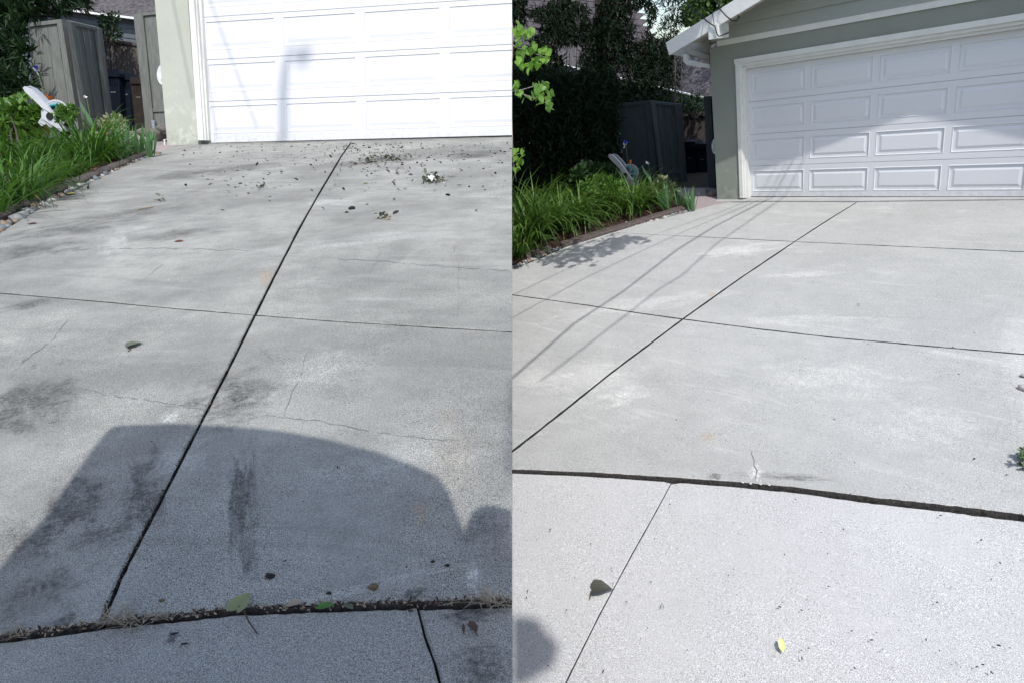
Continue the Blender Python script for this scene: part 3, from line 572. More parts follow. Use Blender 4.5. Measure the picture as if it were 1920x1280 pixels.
# white cable reel hook on the side wall edge
def disc(P, u, v, ru, rv, Y, th, n=20, a0=0, a1=360): return extr([P.wall(u+ru*math.cos(R(a0+(a1-a0)*k/n)), v-rv*math.sin(R(a0+(a1-a0)*k/n)), Y) for k in range(n+(0 if a1-a0 == 360 else 1))], (0, th, 0))
t = thing(PA, 'hose_hanger', 'white round hose hanger sticking out past the pale stucco corner', 'hose hanger', PA.wall(302, 140, .2))
part('dish', disc(PA, 306, 140, 12, 20, .1, .1), white, t); part('hub', disc(PA, 303, 142, 4, 7, .06, .04), trimm, t)
t = thing(PB, 'hose_hanger', 'white round hose hanger beside the grey garage corner, right place', 'hose hanger', PB.wall(1337, 275, .1))
part('dish', disc(PB, 1341, 275, 7, 15, .2, .1), white, t); part('hub', disc(PB, 1337, 276, 2.5, 4, .16, .04), trimm, t)
# neighbour house, left place
nbA = simple('grey_blue_siding_paint', (.12, .135, .15), (.09, .105, .115), 5, .6); nbroof = simple('grey_brown_shakes', (.13, .12, .125), (.05, .045, .05), 9, .9, .01, 50)
t = thing(PA, 'neighbour_house', 'grey blue sided neighbour house with dark shingle roof behind the bins', 'house', PA.wall(200, 120, 6.5))
part('wall', wpoly(PA, [(-120, 20), (340, 55), (340, 300), (-120, 300)], 6.6, .2), nbA, t)
for k in range(9):
    y0 = 14+k*9; part('siding_board', wpoly(PA, [(60, y0-8), (330, y0+24), (330, y0+32.4), (60, y0+.4)], 6.5+.02*(k % 2), .06), nbA, t)
part('fascia', wpoly(PA, [(100, 14), (330, 42), (330, 46), (100, 18)], 6.2, .1), sideb, t)
for k in range(12):
    y0 = 10-k*7; part('shingle_course', extr([PA.wall(-40, y0-10+4, 6.2+k*.28), PA.wall(340, y0+32+4, 6.2+k*.28), PA.wall(340, y0+25.5, 6.35+k*.28), PA.wall(-40, y0-15, 6.35+k*.28)], (0, .1, .0)), nbroof, t)
# right place
fence(PB, 'fence_panel', 'shaded board fence panel behind the hose reel, right place', 'fence', .9, (1160, 195), (1219, 189), (1233, 352), (1172, 352), 4, fgB, (.0, .17), 6)
fence(PB, 'gate', 'open dark batten gate leaf in deep shade, right place', 'gate', .8, (1220, 190), (1273, 196), (1284, 352), (1240, 350), 4, fgB, (.16, .14), 5, batten=True, Y2=1.3, low=.8)
fence(PB, 'fence_panel', 'narrow shaded gate post panel against the grey garage corner, right place', 'fence', .55, (1319, 182), (1345, 180), (1355, 362), (1329, 361), 1, fgB, (.5, .3), 4)
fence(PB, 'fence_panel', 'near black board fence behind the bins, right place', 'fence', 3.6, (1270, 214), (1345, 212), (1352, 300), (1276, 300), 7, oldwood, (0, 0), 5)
wheelie(PB, 2.1, 1281, 1304, 266, 345, .03, binm['navy'], 'navy wheeled bin in deep shade beside the open gate, right place', 'wheeled bins')
wheelie(PB, 2.15, 1305, 1326, 270, 345, .03, binm['navy'], 'navy wheeled bin in deep shade beside the gate post, right place', 'wheeled bins')
# neighbour house, right place: shake roof beyond the hedge
E1, E2, U1 = PB.at(1180, 152, 21), PB.at(1345, 190, 18.5), PB.at(1000, 10, 27)
ed = (E2-E1)/np.linalg.norm(E2-E1); nr = np.cross(ed, U1-E1); nr /= np.linalg.norm(nr); nr = nr if nr @ (PB.C-E1) > 0 else -nr; upd = np.cross(nr, ed); upd = upd if upd @ (U1-E1) > 0 else -upd
t = thing(PB, 'neighbour_house', 'neighbour house with weathered shake roof seen through the dark hedge', 'house', E1-np.array([0, 0, 2.3]))
shk = simple('sunbleached_shakes', (.115, .10, .107), (.05, .045, .048), 5, .9, .008, 40)
protos = [mesh('shingle', (lambda g: g)(box(0, ww, 0, .34, 0, .03)), shk) for ww in (.42, .5, .58)]
Rm = Matrix([[ed[i], upd[i], nr[i]] for i in range(3)]); cnt = 0
for r in range(26):
    x = -9.5+random.uniform(0, .5)
    while x < 4.5:
        k = random.randrange(3); ww = (.42, .5, .58)[k]; p = E1+ed*x+upd*(r*.29+random.uniform(-.012, .012))+nr*.045
        uv = (p-PB.C) @ PB.R; uu, vv = 960+F*uv[0]/-uv[2], 640-F*uv[1]/-uv[2]
        if -40 < vv and 945 < uu < 1350 and cnt < 300 and (vv < 62 or uu > 1215 or (vv < 120 and uu > 1150)) and vv < 200 and not (uu > 1150 and vv < (uu-1170)*2.4) and not (uu > 1218 and vv < 76+(uu-1218)*.06):
            inst('shingle', protos[k], t, p, Rm @ Matrix.Rotation(R(-4.5+random.uniform(-1, 1)), 3, 'X'), (1, 1, 1)); cnt += 1
        x += ww+.02
def onroof(u, v): d = PB.ray(u, v); return PB.C+d*((E1-PB.C) @ nr/(d @ nr))-nr*.03
part('roof', extr([E1+ed*-12-nr*.03, E1+ed*6-nr*.03, onroof(1430, 84), onroof(1218, 72), onroof(1150, -60), onroof(1060, -40), onroof(1030, 14), onroof(960, 4), onroof(880, -10)], -nr*.1), nbroof, t)
part('fascia', extr([E1+ed*-12+nr*.03, E1+ed*6+nr*.03, E1+ed*6+nr*.03-[0, 0, .22], E1+ed*-12+nr*.03-[0, 0, .22]], -nr*.04-upd*.02), nbA, t)
part('gutter', tube([E1+ed*-12-upd*.03+nr*.04, E1+ed*6-upd*.03+nr*.04], .035, 6), sideb, t)
part('wall', extr([E1+ed*-12+upd*.4-nr*.3, E1+ed*6+upd*.4-nr*.3, E1+ed*6+upd*.4-nr*.3-[0, 0, 3], E1+ed*-12+upd*.4-nr*.3-[0, 0, 3]], (0, .2, 0)), nbA, t)
# rocks at the garage corner
rockm = simple('grey_brown_rock', (.20, .185, .17), (.11, .10, .095), 12, .9, .01, 60)
for i, (u, v, r, l) in enumerate([(268, 249, 0.099, 'brown rock farthest left by the left gate bracket'), (283, 251, 0.105, 'rough rock in the middle of the row by the pale corner'), (300, 252, 0.136, 'largest dark rock against the pale stucco corner'), (308, 242, .11, 'small upper rock resting by the pale stucco corner')]):
    p = PA.wall(u, v, 1.0-i*.22); solo(PA, 'rock', blobgeo(p, (r*1.3, r, r*.7), i, 2, .25), rockm, l, 'rock', p, True, 'rocks at the left garage corner')
for i, (u, v, r, l) in enumerate([(1334, 362, .09, 'small rock left of the pair at the grey garage corner'), (1340, 366, .10, 'rounded rock touching the grey garage corner')]):
    p = PB.ground(u, v); solo(PB, 'rock', blobgeo(p+[0, 0, .04], (r*1.3, r, r*.7), i+9, 2, .25), rockm, l, 'rock', p, True, 'rocks at the right garage corner')

# ---------------------------------------------------------------- garden: mulch, timbers, pebbles
mulch = simple('bark_mulch', (.07, .04, .03), (.022, .014, .011), 30, .95, .02, 40)
timber = simple('weathered_timber', (.13, .105, .10), (.06, .048, .047), 7, .85, .006, 50, (3, 3, 12))
chipm = leafmat('bark_chips', (.16, .085, .06), (.03, .02, .016), 0, .9, 9)
pebm = [simple('pebble_'+n, a, b_, 14, .6) for n, a, b_ in (('grey', (.27, .28, .28), (.17, .18, .18)), ('pale', (.50, .48, .45), (.36, .34, .32)), ('tan', (.30, .24, .18), (.20, .15, .11)), ('blue', (.17, .20, .22), (.11, .13, .14)))]
solo(PA, 'garden_bed', flatpoly(PA, [(-150, 480), (0, 415), (84, 375), (184, 332), (274, 295), (290, 285), (232, 262), (150, 255), (-200, 262)], -.004, .2), mulch, 'dark bark mulched garden bed of the left place', None, kind='structure')
solo(PB, 'garden_bed', flatpoly(PB, [(930, 512), (988, 482), (1087, 446), (1175, 414), (1290, 394), (1300, 380), (1230, 345), (1100, 330), (900, 330)], -.004, .2), mulch, 'dark bark mulched garden bed of the right place', None, kind='structure')
def along(P, px, n, off=0):
    out = []; L = [0]
    for a, b in zip(px, px[1:]): L.append(L[-1]+math.dist(a, b))
    for i in range(n):
        s = random.uniform(0, L[-1]); k = max(j for j in range(len(px)-1) if L[j] <= s); out.append(lerp(px[k], px[k+1], (s-L[k])/(L[k+1]-L[k])))
    return out
def timber_row(P, ups, los, h, label, cuts):
    t = thing(P, 'timber_edging', label, 'edging', P.ground(*los[len(los)//2]))
    for (a, b) in cuts:
        q = [lerp(*ab) for ab in ((ups[0], ups[-1], a), (ups[0], ups[-1], b), (los[0], los[-1], b), (los[0], los[-1], a))] if len(ups) == 2 else None
        pts = [P.ground(u, v) for u, v in q]; dz = random.uniform(-.006, .006)
        n = 8; V = []; 
        top = [pts[0]+(pts[1]-pts[0])*k/n for k in range(n+1)]; bot = [pts[3]+(pts[2]-pts[3])*k/n for k in range(n+1)]
        for k in range(n+1):
            j = lambda s: np.array([random.uniform(-s, s), random.uniform(-s, s), random.uniform(-s, s)])
            A_, B_ = top[k]+[0, 0, h+dz]+j(.006), bot[k]+[0, 0, h+dz]+j(.006); A2 = A_*.85+B_*.15; B2 = A_*.15+B_*.85
            V += [A_-[0, 0, .02], A2, B2, B_-[0, 0, .02], B_-[0, 0, h+.1], A_-[0, 0, h+.1]]
        Fc = [tuple(range(6))[::-1], tuple(range(n*6, n*6+6))]
        for k in range(n):
            for i in range(6): Fc.append((k*6+i, k*6+(i+1) % 6, (k+1)*6+(i+1) % 6, (k+1)*6+i))
        part('timber', (V, Fc), timber, t)
timber_row(PA, [(-60, 431), (150, 336)], [(-60, 443), (150, 348)], .05, 'long weathered dark timber edging between mulch and pebbles, left place', [(0, .49), (.5, 1)])
timber_row(PA, [(151, 336.5), (284, 285)], [(151, 348), (284, 290)], .05, 'weathered timber edging nearest the iris clumps, left place', [(0, .55), (.56, 1)])
timber_row(PB, [(985, 478), (1285, 388)], [(988, 486), (1290, 393)], .05, 'broken dark timber edging pieces along the mulch, right place', [(0, .16), (.22, .985)])
pebp = [mesh('pebble', blobgeo((0, 0, 0), (1, .75, .5), k, 1, .16), pebm[k % 4], True) for k in range(8)]
def pebbles(P, lo, hi, n, r, label, nstuff):
    t = thing(P, 'pebble_border', label, None, P.ground(*lo[len(lo)//2]), kind='structure')
    spots = []; tries = 0
    while len(spots) < n+nstuff and tries < 60000:
        tries += 1; a = random.random(); k = random.random()
        def pl(px, a):
            Ls = [math.dist(p, q) for p, q in zip(px, px[1:])]; s = a*sum(Ls)
            for i, l in enumerate(Ls):
                if s <= l or i == len(Ls)-1: return lerp(px[i], px[i+1], s/l)
                s -= l
        g = P.ground(*lerp(pl(lo, a), pl(hi, a), k)); rr = r*random.uniform(.55, 1.25)
        if all((g[0]-q[0][0])**2+(g[1]-q[0][1])**2 > (.72*(rr+q[1]))**2 for q in spots): spots.append((g, rr))
    spots.sort(key=lambda s: P.depth(s[0])/s[1]); gs = []
    for i, (g, rr) in enumerate(spots):
        if i < n:
            m = Matrix.Rotation(random.uniform(0, 6.3), 3, 'Z') @ Matrix.Rotation(random.uniform(-.4, .4), 3, 'X')
            inst('pebble', random.choice(pebp), t, g+[0, 0, rr*.2-.012], m, (rr, rr, rr))
        else: gs.append(blobgeo(g+[0, 0, rr*.15-.01], (rr, rr*.8, rr*.5), i, 1, .15))
    if gs: part('small_pebbles', join(*gs), pebm[1], t, True, kind='stuff')
pebbles(PA, [(-80, 462), (0, 424), (84, 377), (184, 334), (276, 294)], [(-80, 474), (0, 433), (130, 361), (240, 307), (296, 289)], 290, .058, 'strip of rounded grey and tan pebbles along the left driveway edge', 150)
pebbles(PB, [(960, 500), (990, 486), (1090, 447), (1180, 416), (1290, 394)], [(960, 504), (1005, 486), (1061, 461), (1163, 430), (1300, 396)], 200, .05, 'strip of pebbles along the right driveway edge', 160)
def chips(P, poly, n, s, label):
    pos = []
    us = [p[0] for p in poly]; vs_ = [p[1] for p in poly]
    def inside(x, y):
        c = False
        for (x1, y1), (x2, y2) in zip(poly, poly[1:]+poly[:1]):
            if (y1 > y) != (y2 > y) and x < (x2-x1)*(y-y1)/(y2-y1)+x1: c = not c
        return c
    while len(pos) < n:
        u, v = random.uniform(min(us), max(us)), random.uniform(min(vs_), max(vs_))
        if inside(u, v): pos.append(P.ground(u, v)+[0, 0, random.uniform(0, .03)])
    pos = np.array(pos); solo(P, 'bark_chips', leaves(pos, RNG.uniform(.4, 1.3, n)*s, OVAL, spread=.35), chipm, label, None, kind='stuff')
chips(PA, [(-100, 445), (0, 402), (84, 364), (184, 322), (274, 285), (200, 280), (0, 330), (-100, 330)], 2600, .055, 'bark mulch chips of the left garden bed')
chips(PB, [(940, 505), (988, 480), (1087, 444), (1175, 411), (1290, 390), (1290, 370), (1150, 370), (940, 430)], 2600, .05, 'bark mulch chips of the right garden bed')

# ---------------------------------------------------------------- plants
STRAW = leafmat('withered_leaf', (.34, .26, .15), (.14, .09, .05), .1, .8)
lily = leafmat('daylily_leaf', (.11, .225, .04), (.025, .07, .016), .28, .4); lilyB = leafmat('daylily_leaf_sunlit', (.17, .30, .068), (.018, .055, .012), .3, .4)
iris = leafmat('iris_leaf', (.13, .25, .11), (.07, .16, .07), .2, .45); darkleaf = leafmat('oleander_leaf', (.035, .075, .028), (.008, .02, .009), .12, .5, 3, .15)
bush = leafmat('glossy_shrub_leaf', (.16, .28, .06), (.06, .14, .03), .25, .3); pale = leafmat('variegated_leaf', (.38, .40, .24), (.14, .17, .08), .2, .5)
bamb = leafmat('dark_hedge_leaf', (.020, .038, .018), (.006, .011, .007), .08, .7, 3, .08); heartl = leafmat('redbud_leaf', (.22, .38, .07), (.11, .24, .05), .4, .4)  # hedge leaves near black, the hedge's shade put into their colour
treel = leafmat('far_tree_leaf', (.10, .17, .06), (.03, .065, .022), .25, .5); bark = simple('bark', (.10, .08, .065), (.05, .04, .035), 9, .9, .01, 40)
def lilies(P, L, mat, grp):
    for u, v, hp, n, lab in L:
        v -= 7 if P is PA else 13
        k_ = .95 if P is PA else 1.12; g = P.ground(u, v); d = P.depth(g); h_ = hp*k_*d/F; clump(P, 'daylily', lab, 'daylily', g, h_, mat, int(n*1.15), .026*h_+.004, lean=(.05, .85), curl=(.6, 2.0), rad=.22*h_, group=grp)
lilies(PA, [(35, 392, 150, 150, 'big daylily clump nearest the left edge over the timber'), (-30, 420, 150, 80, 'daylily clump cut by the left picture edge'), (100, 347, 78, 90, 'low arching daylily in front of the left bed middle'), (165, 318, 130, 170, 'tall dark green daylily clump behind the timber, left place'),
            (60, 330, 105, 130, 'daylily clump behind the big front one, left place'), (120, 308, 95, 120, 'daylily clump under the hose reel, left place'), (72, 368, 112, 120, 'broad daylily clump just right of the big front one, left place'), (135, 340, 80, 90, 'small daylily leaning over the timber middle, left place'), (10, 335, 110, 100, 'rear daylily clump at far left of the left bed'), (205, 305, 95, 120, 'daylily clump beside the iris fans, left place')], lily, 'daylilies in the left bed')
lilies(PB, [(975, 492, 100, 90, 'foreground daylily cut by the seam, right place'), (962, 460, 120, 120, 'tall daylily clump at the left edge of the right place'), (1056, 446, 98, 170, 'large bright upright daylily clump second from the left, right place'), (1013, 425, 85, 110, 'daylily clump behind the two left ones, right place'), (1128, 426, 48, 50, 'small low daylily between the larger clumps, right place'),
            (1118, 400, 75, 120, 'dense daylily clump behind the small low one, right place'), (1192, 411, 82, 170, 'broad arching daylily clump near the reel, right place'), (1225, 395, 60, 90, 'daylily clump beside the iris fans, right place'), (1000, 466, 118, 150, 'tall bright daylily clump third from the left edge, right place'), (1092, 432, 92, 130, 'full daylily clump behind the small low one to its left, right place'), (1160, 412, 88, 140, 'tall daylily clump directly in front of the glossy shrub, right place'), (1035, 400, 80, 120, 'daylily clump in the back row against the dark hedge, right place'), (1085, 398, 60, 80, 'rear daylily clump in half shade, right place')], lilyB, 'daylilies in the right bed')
def irises(P, L, grp):
    for u, v, hp, n, lab in L:
        g = P.ground(u, v); d = P.depth(g); h = hp*1.25*d/F; clump(P, 'iris', lab, 'iris', g, h, iris, n, .1*h, (.02, .42), (-.05, .25), .09*h, grp, True, (.55, 1.05))
irises(PA, [(233, 300, 72, 13, 'tallest iris fan in the group left of the path, left place'), (215, 298, 40, 8, 'short iris fan under the tall one, left place'), (250, 293, 48, 9, 'iris fan between the two larger fans, left place'), (266, 290, 50, 10, 'iris fan second from the timber end, left place'), (284, 295, 52, 14, 'iris fan at the very end of the timber, left place')], 'iris fans in the left bed')
irises(PB, [(1252, 396, 52, 13, 'tall iris fan beside the daylilies, right place'), (1275, 392, 36, 9, 'iris fan in the middle of the row, right place'), (1288, 391, 34, 8, 'iris fan second from the path, right place'), (1298, 396, 42, 13, 'iris fan at the end of the bed by the path, right place')], 'iris fans in the right bed')
def shrub(P, name, label, cat, u0, u1, v0, v1, d0, d1, n, s, tmpl, mat, base=None, mask=None, whorl=0, group=None, twigs=6, droop=0, spread=1.0, stem=None):
    base = P.at((u0+u1)/2, v1, (d0+d1)/2) if base is None else base; t = thing(P, name, label, cat, base, group=group)
    if whorl:
        m = n//whorl; c = []
        while len(c) < m:
            u, v = RNG.uniform(u0, u1), RNG.uniform(v0, v1)
            e = ((u-(u0+u1)/2)/((u1-u0)/2))**2+((v-(v0+v1)/2)/((v1-v0)/2))**2
            if (e > 1.05 and mask is None) or (mask and not mask(u, v)): continue
            c.append(P.at(u, v, RNG.uniform(d0, d1)))
        c = np.array(c); pos = np.repeat(c, whorl, axis=0); ax = RNG.normal(size=(m, 3))*.35; ax[:, 2] += .8; ax[:, 1] -= .35
        rd = RNG.normal(size=(len(pos), 3)); rd -= .4*rd*0; dirs = np.repeat(ax, whorl, axis=0)*.7+rd/np.linalg.norm(rd, axis=1)[:, None]; dirs[:, 2] -= droop; sz = RNG.uniform(.65, 1.1, len(pos))*s
        geo = leaves(pos+dirs*s*.08, sz, tmpl, dirs=dirs, spread=.3)
    else:
        c = []
        while len(c) < n:
            u, v = RNG.uniform(u0, u1), RNG.uniform(v0, v1)
            if mask and not mask(u, v): continue
            c.append(P.at(u, v, RNG.uniform(d0, d1)))
        pos = np.array(c); geo = leaves(pos, RNG.uniform(.6, 1.15, n)*s, tmpl, droop=droop, spread=spread)
    part('foliage', geo, mat, t, kind='stuff' if n > 300 else None)
    gs = []
    for k in range(twigs):
        tgt = pos[RNG.integers(len(pos))]; b0 = base+[random.uniform(-.1, .1), random.uniform(-.1, .1), -.1]; mid = (b0+tgt)/2+[random.uniform(-.1, .1), 0, .1]
        gs.append(tube([b0, mid, tgt], .02 if stem is None else stem, 5, .004))
    if gs: part('stem', join(*gs), bark, t)
    return t
# left place shrubs
shrub(PA, 'oleander_hedge', 'dark long leaved oleander hedge at the far left of the left place', 'hedge', -120, 58, -80, 250, 12.0, 13.6, 9000, .30, LANCE, darkleaf, PA.ground(0, 262), mask=lambda u, v: u < 50+14*math.sin(v*.045)+(-6 if v > 60 else 22) or (u < 84 and v > 50 and RNG.random() < .8), whorl=8, droop=.15, twigs=14)
shrub(PA, 'oleander_bush', 'dark hanging branches above the grey fence panel, left place', 'shrub', 40, 170, -50, 42, 13.2, 14.6, 1600, .26, LANCE, darkleaf, PA.ground(60, 258), mask=lambda u, v: v < 40-(u-40)*.14+5*math.sin(u*.3), whorl=8, droop=.3)
shrub(PA, 'potted_vine', 'small leafy vine hanging over the old fence, left place', 'vine', 186, 224, 24, 74, 14.0, 14.6, 420, .10, OVAL, darkleaf, PA.at(205, 76, 14.2), droop=.5)
shrub(PA, 'pittosporum', 'bright glossy shrub in whorls under the dark hedge, left place', 'shrub', -30, 88, 196, 285, 10.1, 10.9, 2200, .15, OVAL, bush, PA.ground(30, 300), whorl=9)
shrub(PA, 'pittosporum', 'small glossy shrub at the right of the hose reel, left place', 'shrub', 108, 142, 198, 232, 9.2, 9.5, 330, .09, OVAL, bush, PA.at(125, 240, 10.2), whorl=8)
shrub(PA, 'azalea', 'pale variegated azalea in front of the gate, left place', 'shrub', 188, 236, 218, 262, 9.4, 10.2, 620, .085, OVAL, pale, PA.ground(212, 290), whorl=7)
shrub(PA, 'rhododendron', 'loose shrub with a violet bloom beside the reel handle, left place', 'shrub', 32, 70, 178, 222, 10.3, 10.9, 260, .13, OVAL, bush, PA.at(52, 240, 10.6), whorl=8)
# right place hedges
hm = lambda u, v: (u < (1262 if v > 70 else 1226)+6*math.sin(v*.09)) and not (v < 150 and u < 1215 and (math.sin(u*.058+v*.021)+math.sin(u*.023-v*.047+1)+math.sin(v*.13+u*.02)*.5) > 1.35-(1.1 if v < 62 and 985 < u < 1085 else 0)-(.25 if v < 120 else 0)) and not (u > 1230 and v < 190 and RNG.random() < .4) and not (u > 1155 and v > 195 and RNG.random() < .6 + (u > 1165)*.4)
shrub(PB, 'bamboo_hedge', 'tall dark bamboo hedge with thin drooping leaves before the shake roof', 'hedge', 930, 1275, -60, 345, 14.6, 16.6, 34000, .20, LANCE, bamb, PB.ground(1060, 345), mask=hm, droop=.7, spread=1.0, twigs=60, stem=.016)
shrub(PB, 'bamboo_hedge', 'lower leafy front of the dark hedge above the daylilies', 'hedge', 930, 1160, 130, 350, 13.6, 14.6, 9000, .22, LANCE, bamb, PB.ground(1000, 352), droop=.5, twigs=20)
shrub(PB, 'slender_tree', 'thin dark tree with gaps of sky left of the gable', 'tree', 1222, 1296, -60, 150, 15.0, 16.2, 2300, .15, LANCE, bamb, PB.ground(1262, 345), mask=lambda u, v: abs(u-1258-6*math.sin(v*.05)) < 9+17*abs(math.sin(v*.07+u*.1)) and RNG.random() < .8, droop=.2, twigs=2)
shrub(PB, 'slender_tree', 'unseen leafy crown added over the right garage to shade the neighbour roof', 'tree', 1285, 1500, -470, -170, 14.6, 16.0, 5200, .2, LANCE, bamb, PB.ground(1262, 340), mask=lambda u, v: math.sin(u*.09+v*.03)+math.sin(v*.08-u*.02) > -.7, droop=.2, twigs=0)  # added unseen crown, casts dappled shade onto the neighbour roof
shrub(PB, 'oak_tree', 'sunlit green tree far behind the white fascia', 'tree', 1283, 1440, -90, 60, 29, 33, 9000, .34, OVAL, treel, PB.at(1370, 200, 31), mask=lambda u, v: v < 62-(u-1285)*.25 and v > 5-(u-1283)*.9+10*math.sin(u*.25) and not (u < 1300 and v > 45), twigs=20, stem=.1)
shrub(PB, 'hosta', 'dark broad leaved plant in shade behind the daylilies, right place', 'plant', 1072, 1160, 312, 352, 12.6, 13.2, 900, .16, OVAL, leafmat('shade_leaf', (.05, .10, .035), (.02, .045, .018), .2, .4), PB.ground(1115, 358), whorl=9)
shrub(PB, 'pittosporum', 'low glossy shrub in front of the hose reel, right place', 'shrub', 1092, 1168, 326, 385, 12.0, 12.7, 900, .10, OVAL, bush, PB.ground(1130, 390), whorl=8)
shrub(PB, 'azalea', 'pale variegated azalea in front of the dark gate, right place', 'shrub', 1222, 1270, 333, 378, 12.2, 12.9, 520, .085, OVAL, pale, PB.ground(1246, 382), whorl=7)
shrub(PB, 'potted_vine', 'small leafy vine hanging under the neighbour eave, right place', 'vine', 1268, 1322, 176, 212, 14.8, 15.4, 420, .09, OVAL, darkleaf, PB.at(1300, 214, 15), droop=.5)
shrub(PB, 'ground_cover', 'small grey green weed at the right driveway edge', 'weed', 1914, 1950, 836, 882, 4.15, 4.3, 260, .04, OVAL, leafmat('weed_leaf', (.15, .21, .11), (.07, .12, .06), .1, .6), PB.ground(1930, 880), whorl=6, twigs=0)
for i, (u, v, r, l) in enumerate([(1926, 731, .045, 'rounded stone lying at the right driveway edge'), (1927, 706, .035, 'smaller flat stone above it at the right driveway edge')]):
    p = PB.ground(u, v); solo(PB, 'stone', blobgeo(p+[0, 0, .015], (r*1.3, r, r*.5), i+30, 2, .2), pebm[1], l, 'stone', p, True)
# redbud: sunlit twigs hanging in from the seam, and the limb overhead that shades the driveway
rb = thing(PB, 'redbud_tree', 'redbud twigs with bright heart shaped leaves hanging in front of the dark hedge', 'tree', PB.at(965, 330, 10.2))
pos = []; dirs = []; sz = []
def twig(px, depth, r=.008): part('twig', tube([PB.at(u, v, depth+random.uniform(-.1, .1)) for u, v in px], r, 5, r*.4), simple('twig_bark', (.30, .26, .24)) if 'twig_bark' not in bpy.data.materials else bpy.data.materials['twig_bark'], rb)
twig([(950, 80), (975, 92), (1000, 100), (1022, 108)], 9.0); twig([(950, 172), (975, 170), (998, 163), (1012, 160), (1028, 170)], 9.0); twig([(978, 176), (1000, 184), (1020, 192), (1038, 196)], 9.0, .006); twig([(940, 290), (960, 292), (975, 288)], 9.0)
twig([(948, -40), (962, 60), (958, 180), (962, 300), (968, 340)], 9.3, .012)
for (u, v, ru, rv, n) in [(982, 72, 24, 26, 26), (1012, 98, 20, 16, 22), (1000, 118, 16, 12, 14), (972, 110, 12, 16, 12), (1012, 158, 14, 10, 12), (1018, 175, 22, 10, 20), (1024, 194, 14, 8, 10), (975, 178, 14, 8, 8), (966, 160, 8, 12, 6), (972, 290, 12, 14, 12), (962, 312, 6, 10, 4), (962, 50, 6, 14, 4)]:
    for _ in range(n):
        a, r = random.uniform(0, 6.3), random.random()**.5; uu = u+ru*r*math.cos(a)
        if uu < 964: uu = 964+random.random()*8
        pos.append(PB.at(uu, v+rv*r*math.sin(a), 9+random.uniform(-.25, .25))); sz.append(random.uniform(.075, .125))
d0 = RNG.normal(size=(len(pos), 3))*.5+np.array([.1, -.3, -.75])
part('foliage', leaves(np.array(pos), np.array(sz), HEART, dirs=d0, spread=.5), heartl, rb, kind='stuff')
pos = []; lim = []
for k in range(9):
    u0, v0 = 1010+k*7, 493-k*1.5; u1, v1 = 1120+k*12, 470-k*2.5+(k % 3)*6
    a, b = PB.ground(u0, v0)+SUN*5.2, PB.ground(u1, v1)+SUN*5.2; lim.append(tube([a, (a+b)/2, b], .012, 5, .005))
for _ in range(620):
    t_ = random.random(); cu = 1030+t_*165; cv = 489-t_*42; hw = 14*math.sin(math.pi*min(1, t_*.9+.12))+4
    if math.sin(cu*.19)+math.sin(cu*.07+2) < -.6: continue
    pos.append(PB.ground(cu+random.gauss(0, 12), cv+random.gauss(0, hw*.55))+SUN*(5.2+random.uniform(-.25, .25)))
part('limb', join(*lim), bark, rb); part('overhead_foliage', leaves(np.array(pos), RNG.uniform(.07, .13, len(pos)), HEART, spread=.5), heartl, rb, kind='stuff')
# added unseen tree crown, out of the picture above; it keeps the hedge and fence in shade
tr = thing(PB, 'added_shade_tree', 'added tree behind the dark hedge, its unseen crown shading hedge and fence', 'tree', PB.ground(1128, 262))
pos = []
while len(pos) < 9500:
    u, v = RNG.uniform(925, 1326), RNG.uniform(95, 347)
    if v > 318 and u < 1150 and RNG.random() < .4: continue
    pos.append(PB.at(u, v, 13.8)+SUN*(9+RNG.uniform(-.5, .5)))
for _ in range(2200): pos.append(PB.at(RNG.uniform(1108, 1290), RNG.uniform(345, 440), 13.8)+SUN*(9+RNG.uniform(-.5, .5)))
part('added_crown', leaves(np.array(pos), RNG.uniform(.18, .36, len(pos)), OVAL, spread=.8), treel, tr, kind='stuff')
cc = np.mean(pos, axis=0); tb = PB.at(1128, 60, 17.6); tt = PB.at(1120, -360, 16.2)
gs = [tube([PB.ground(1128, 262), tb, tt], .2, 9, .15), tube([tt, (tt+cc)/2+[0, 0, .8], cc], .15, 8, .06)]
for k in range(14): gs.append(tube([cc+(pos[k*600]-cc)*.05, (cc+pos[k*600])/2+[0, 0, .2], pos[k*600]], .04, 5, .01))
part('added_trunk', join(*gs), bark, tr)
# flowers
petal = simple('white_petal', (.8, .8, .76), rough=.6); orange = simple('orange_petal', (.75, .20, .03), rough=.5); blue = simple('blue_glass', (.03, .06, .45), rough=.15, spec=.6); violet = simple('violet_petal', (.38, .25, .55), rough=.6); stemm = simple('green_stem', (.08, .14, .05), rough=.5)
def flower(P, name, label, cat, head, base, depth, cols, r, n, dirn=(0, 0, .6)):
    b, h = P.at(*base, depth), P.at(*head, depth); t = thing(P, name, label, cat, b)
    part('stem', tube([b, (b+h)/2+[.02, 0, 0], h], .008, 6, .005), stemm, t)
    for k, m in enumerate(cols):
        pos = np.repeat([h+np.array([random.uniform(-.3, .3)*r, -.02, random.uniform(-.3, .3)*r+k*r*-.7])], n, axis=0); part('petals', leaves(pos, RNG.uniform(.7, 1.1, n)*r, OVAL, dirs=RNG.normal(size=(n, 3))*.7+np.array(dirn), spread=.4), m, t)
flower(PA, 'bird_of_paradise', 'orange bird of paradise flower above the hose reel, left place', 'flower', (96, 190), (104, 250), 10.3, [orange], .11, 6, (-.1, 0, 1.4))
flower(PA, 'white_iris', 'small white flower on a thin stem before the gate, left place', 'flower', (163, 186), (169, 240), 10.1, [petal], .06, 8)
flower(PA, 'garden_ornament', 'blue and white glass flower ornament on a tall stem, left place', 'ornament', (70, 130), (88, 215), 10.8, [blue, petal], .075, 9)
flower(PA, 'violet_bloom', 'pale violet bloom beside the reel handle, left place', 'flower', (57, 190), (58, 240), 10.2, [violet], .09, 10)
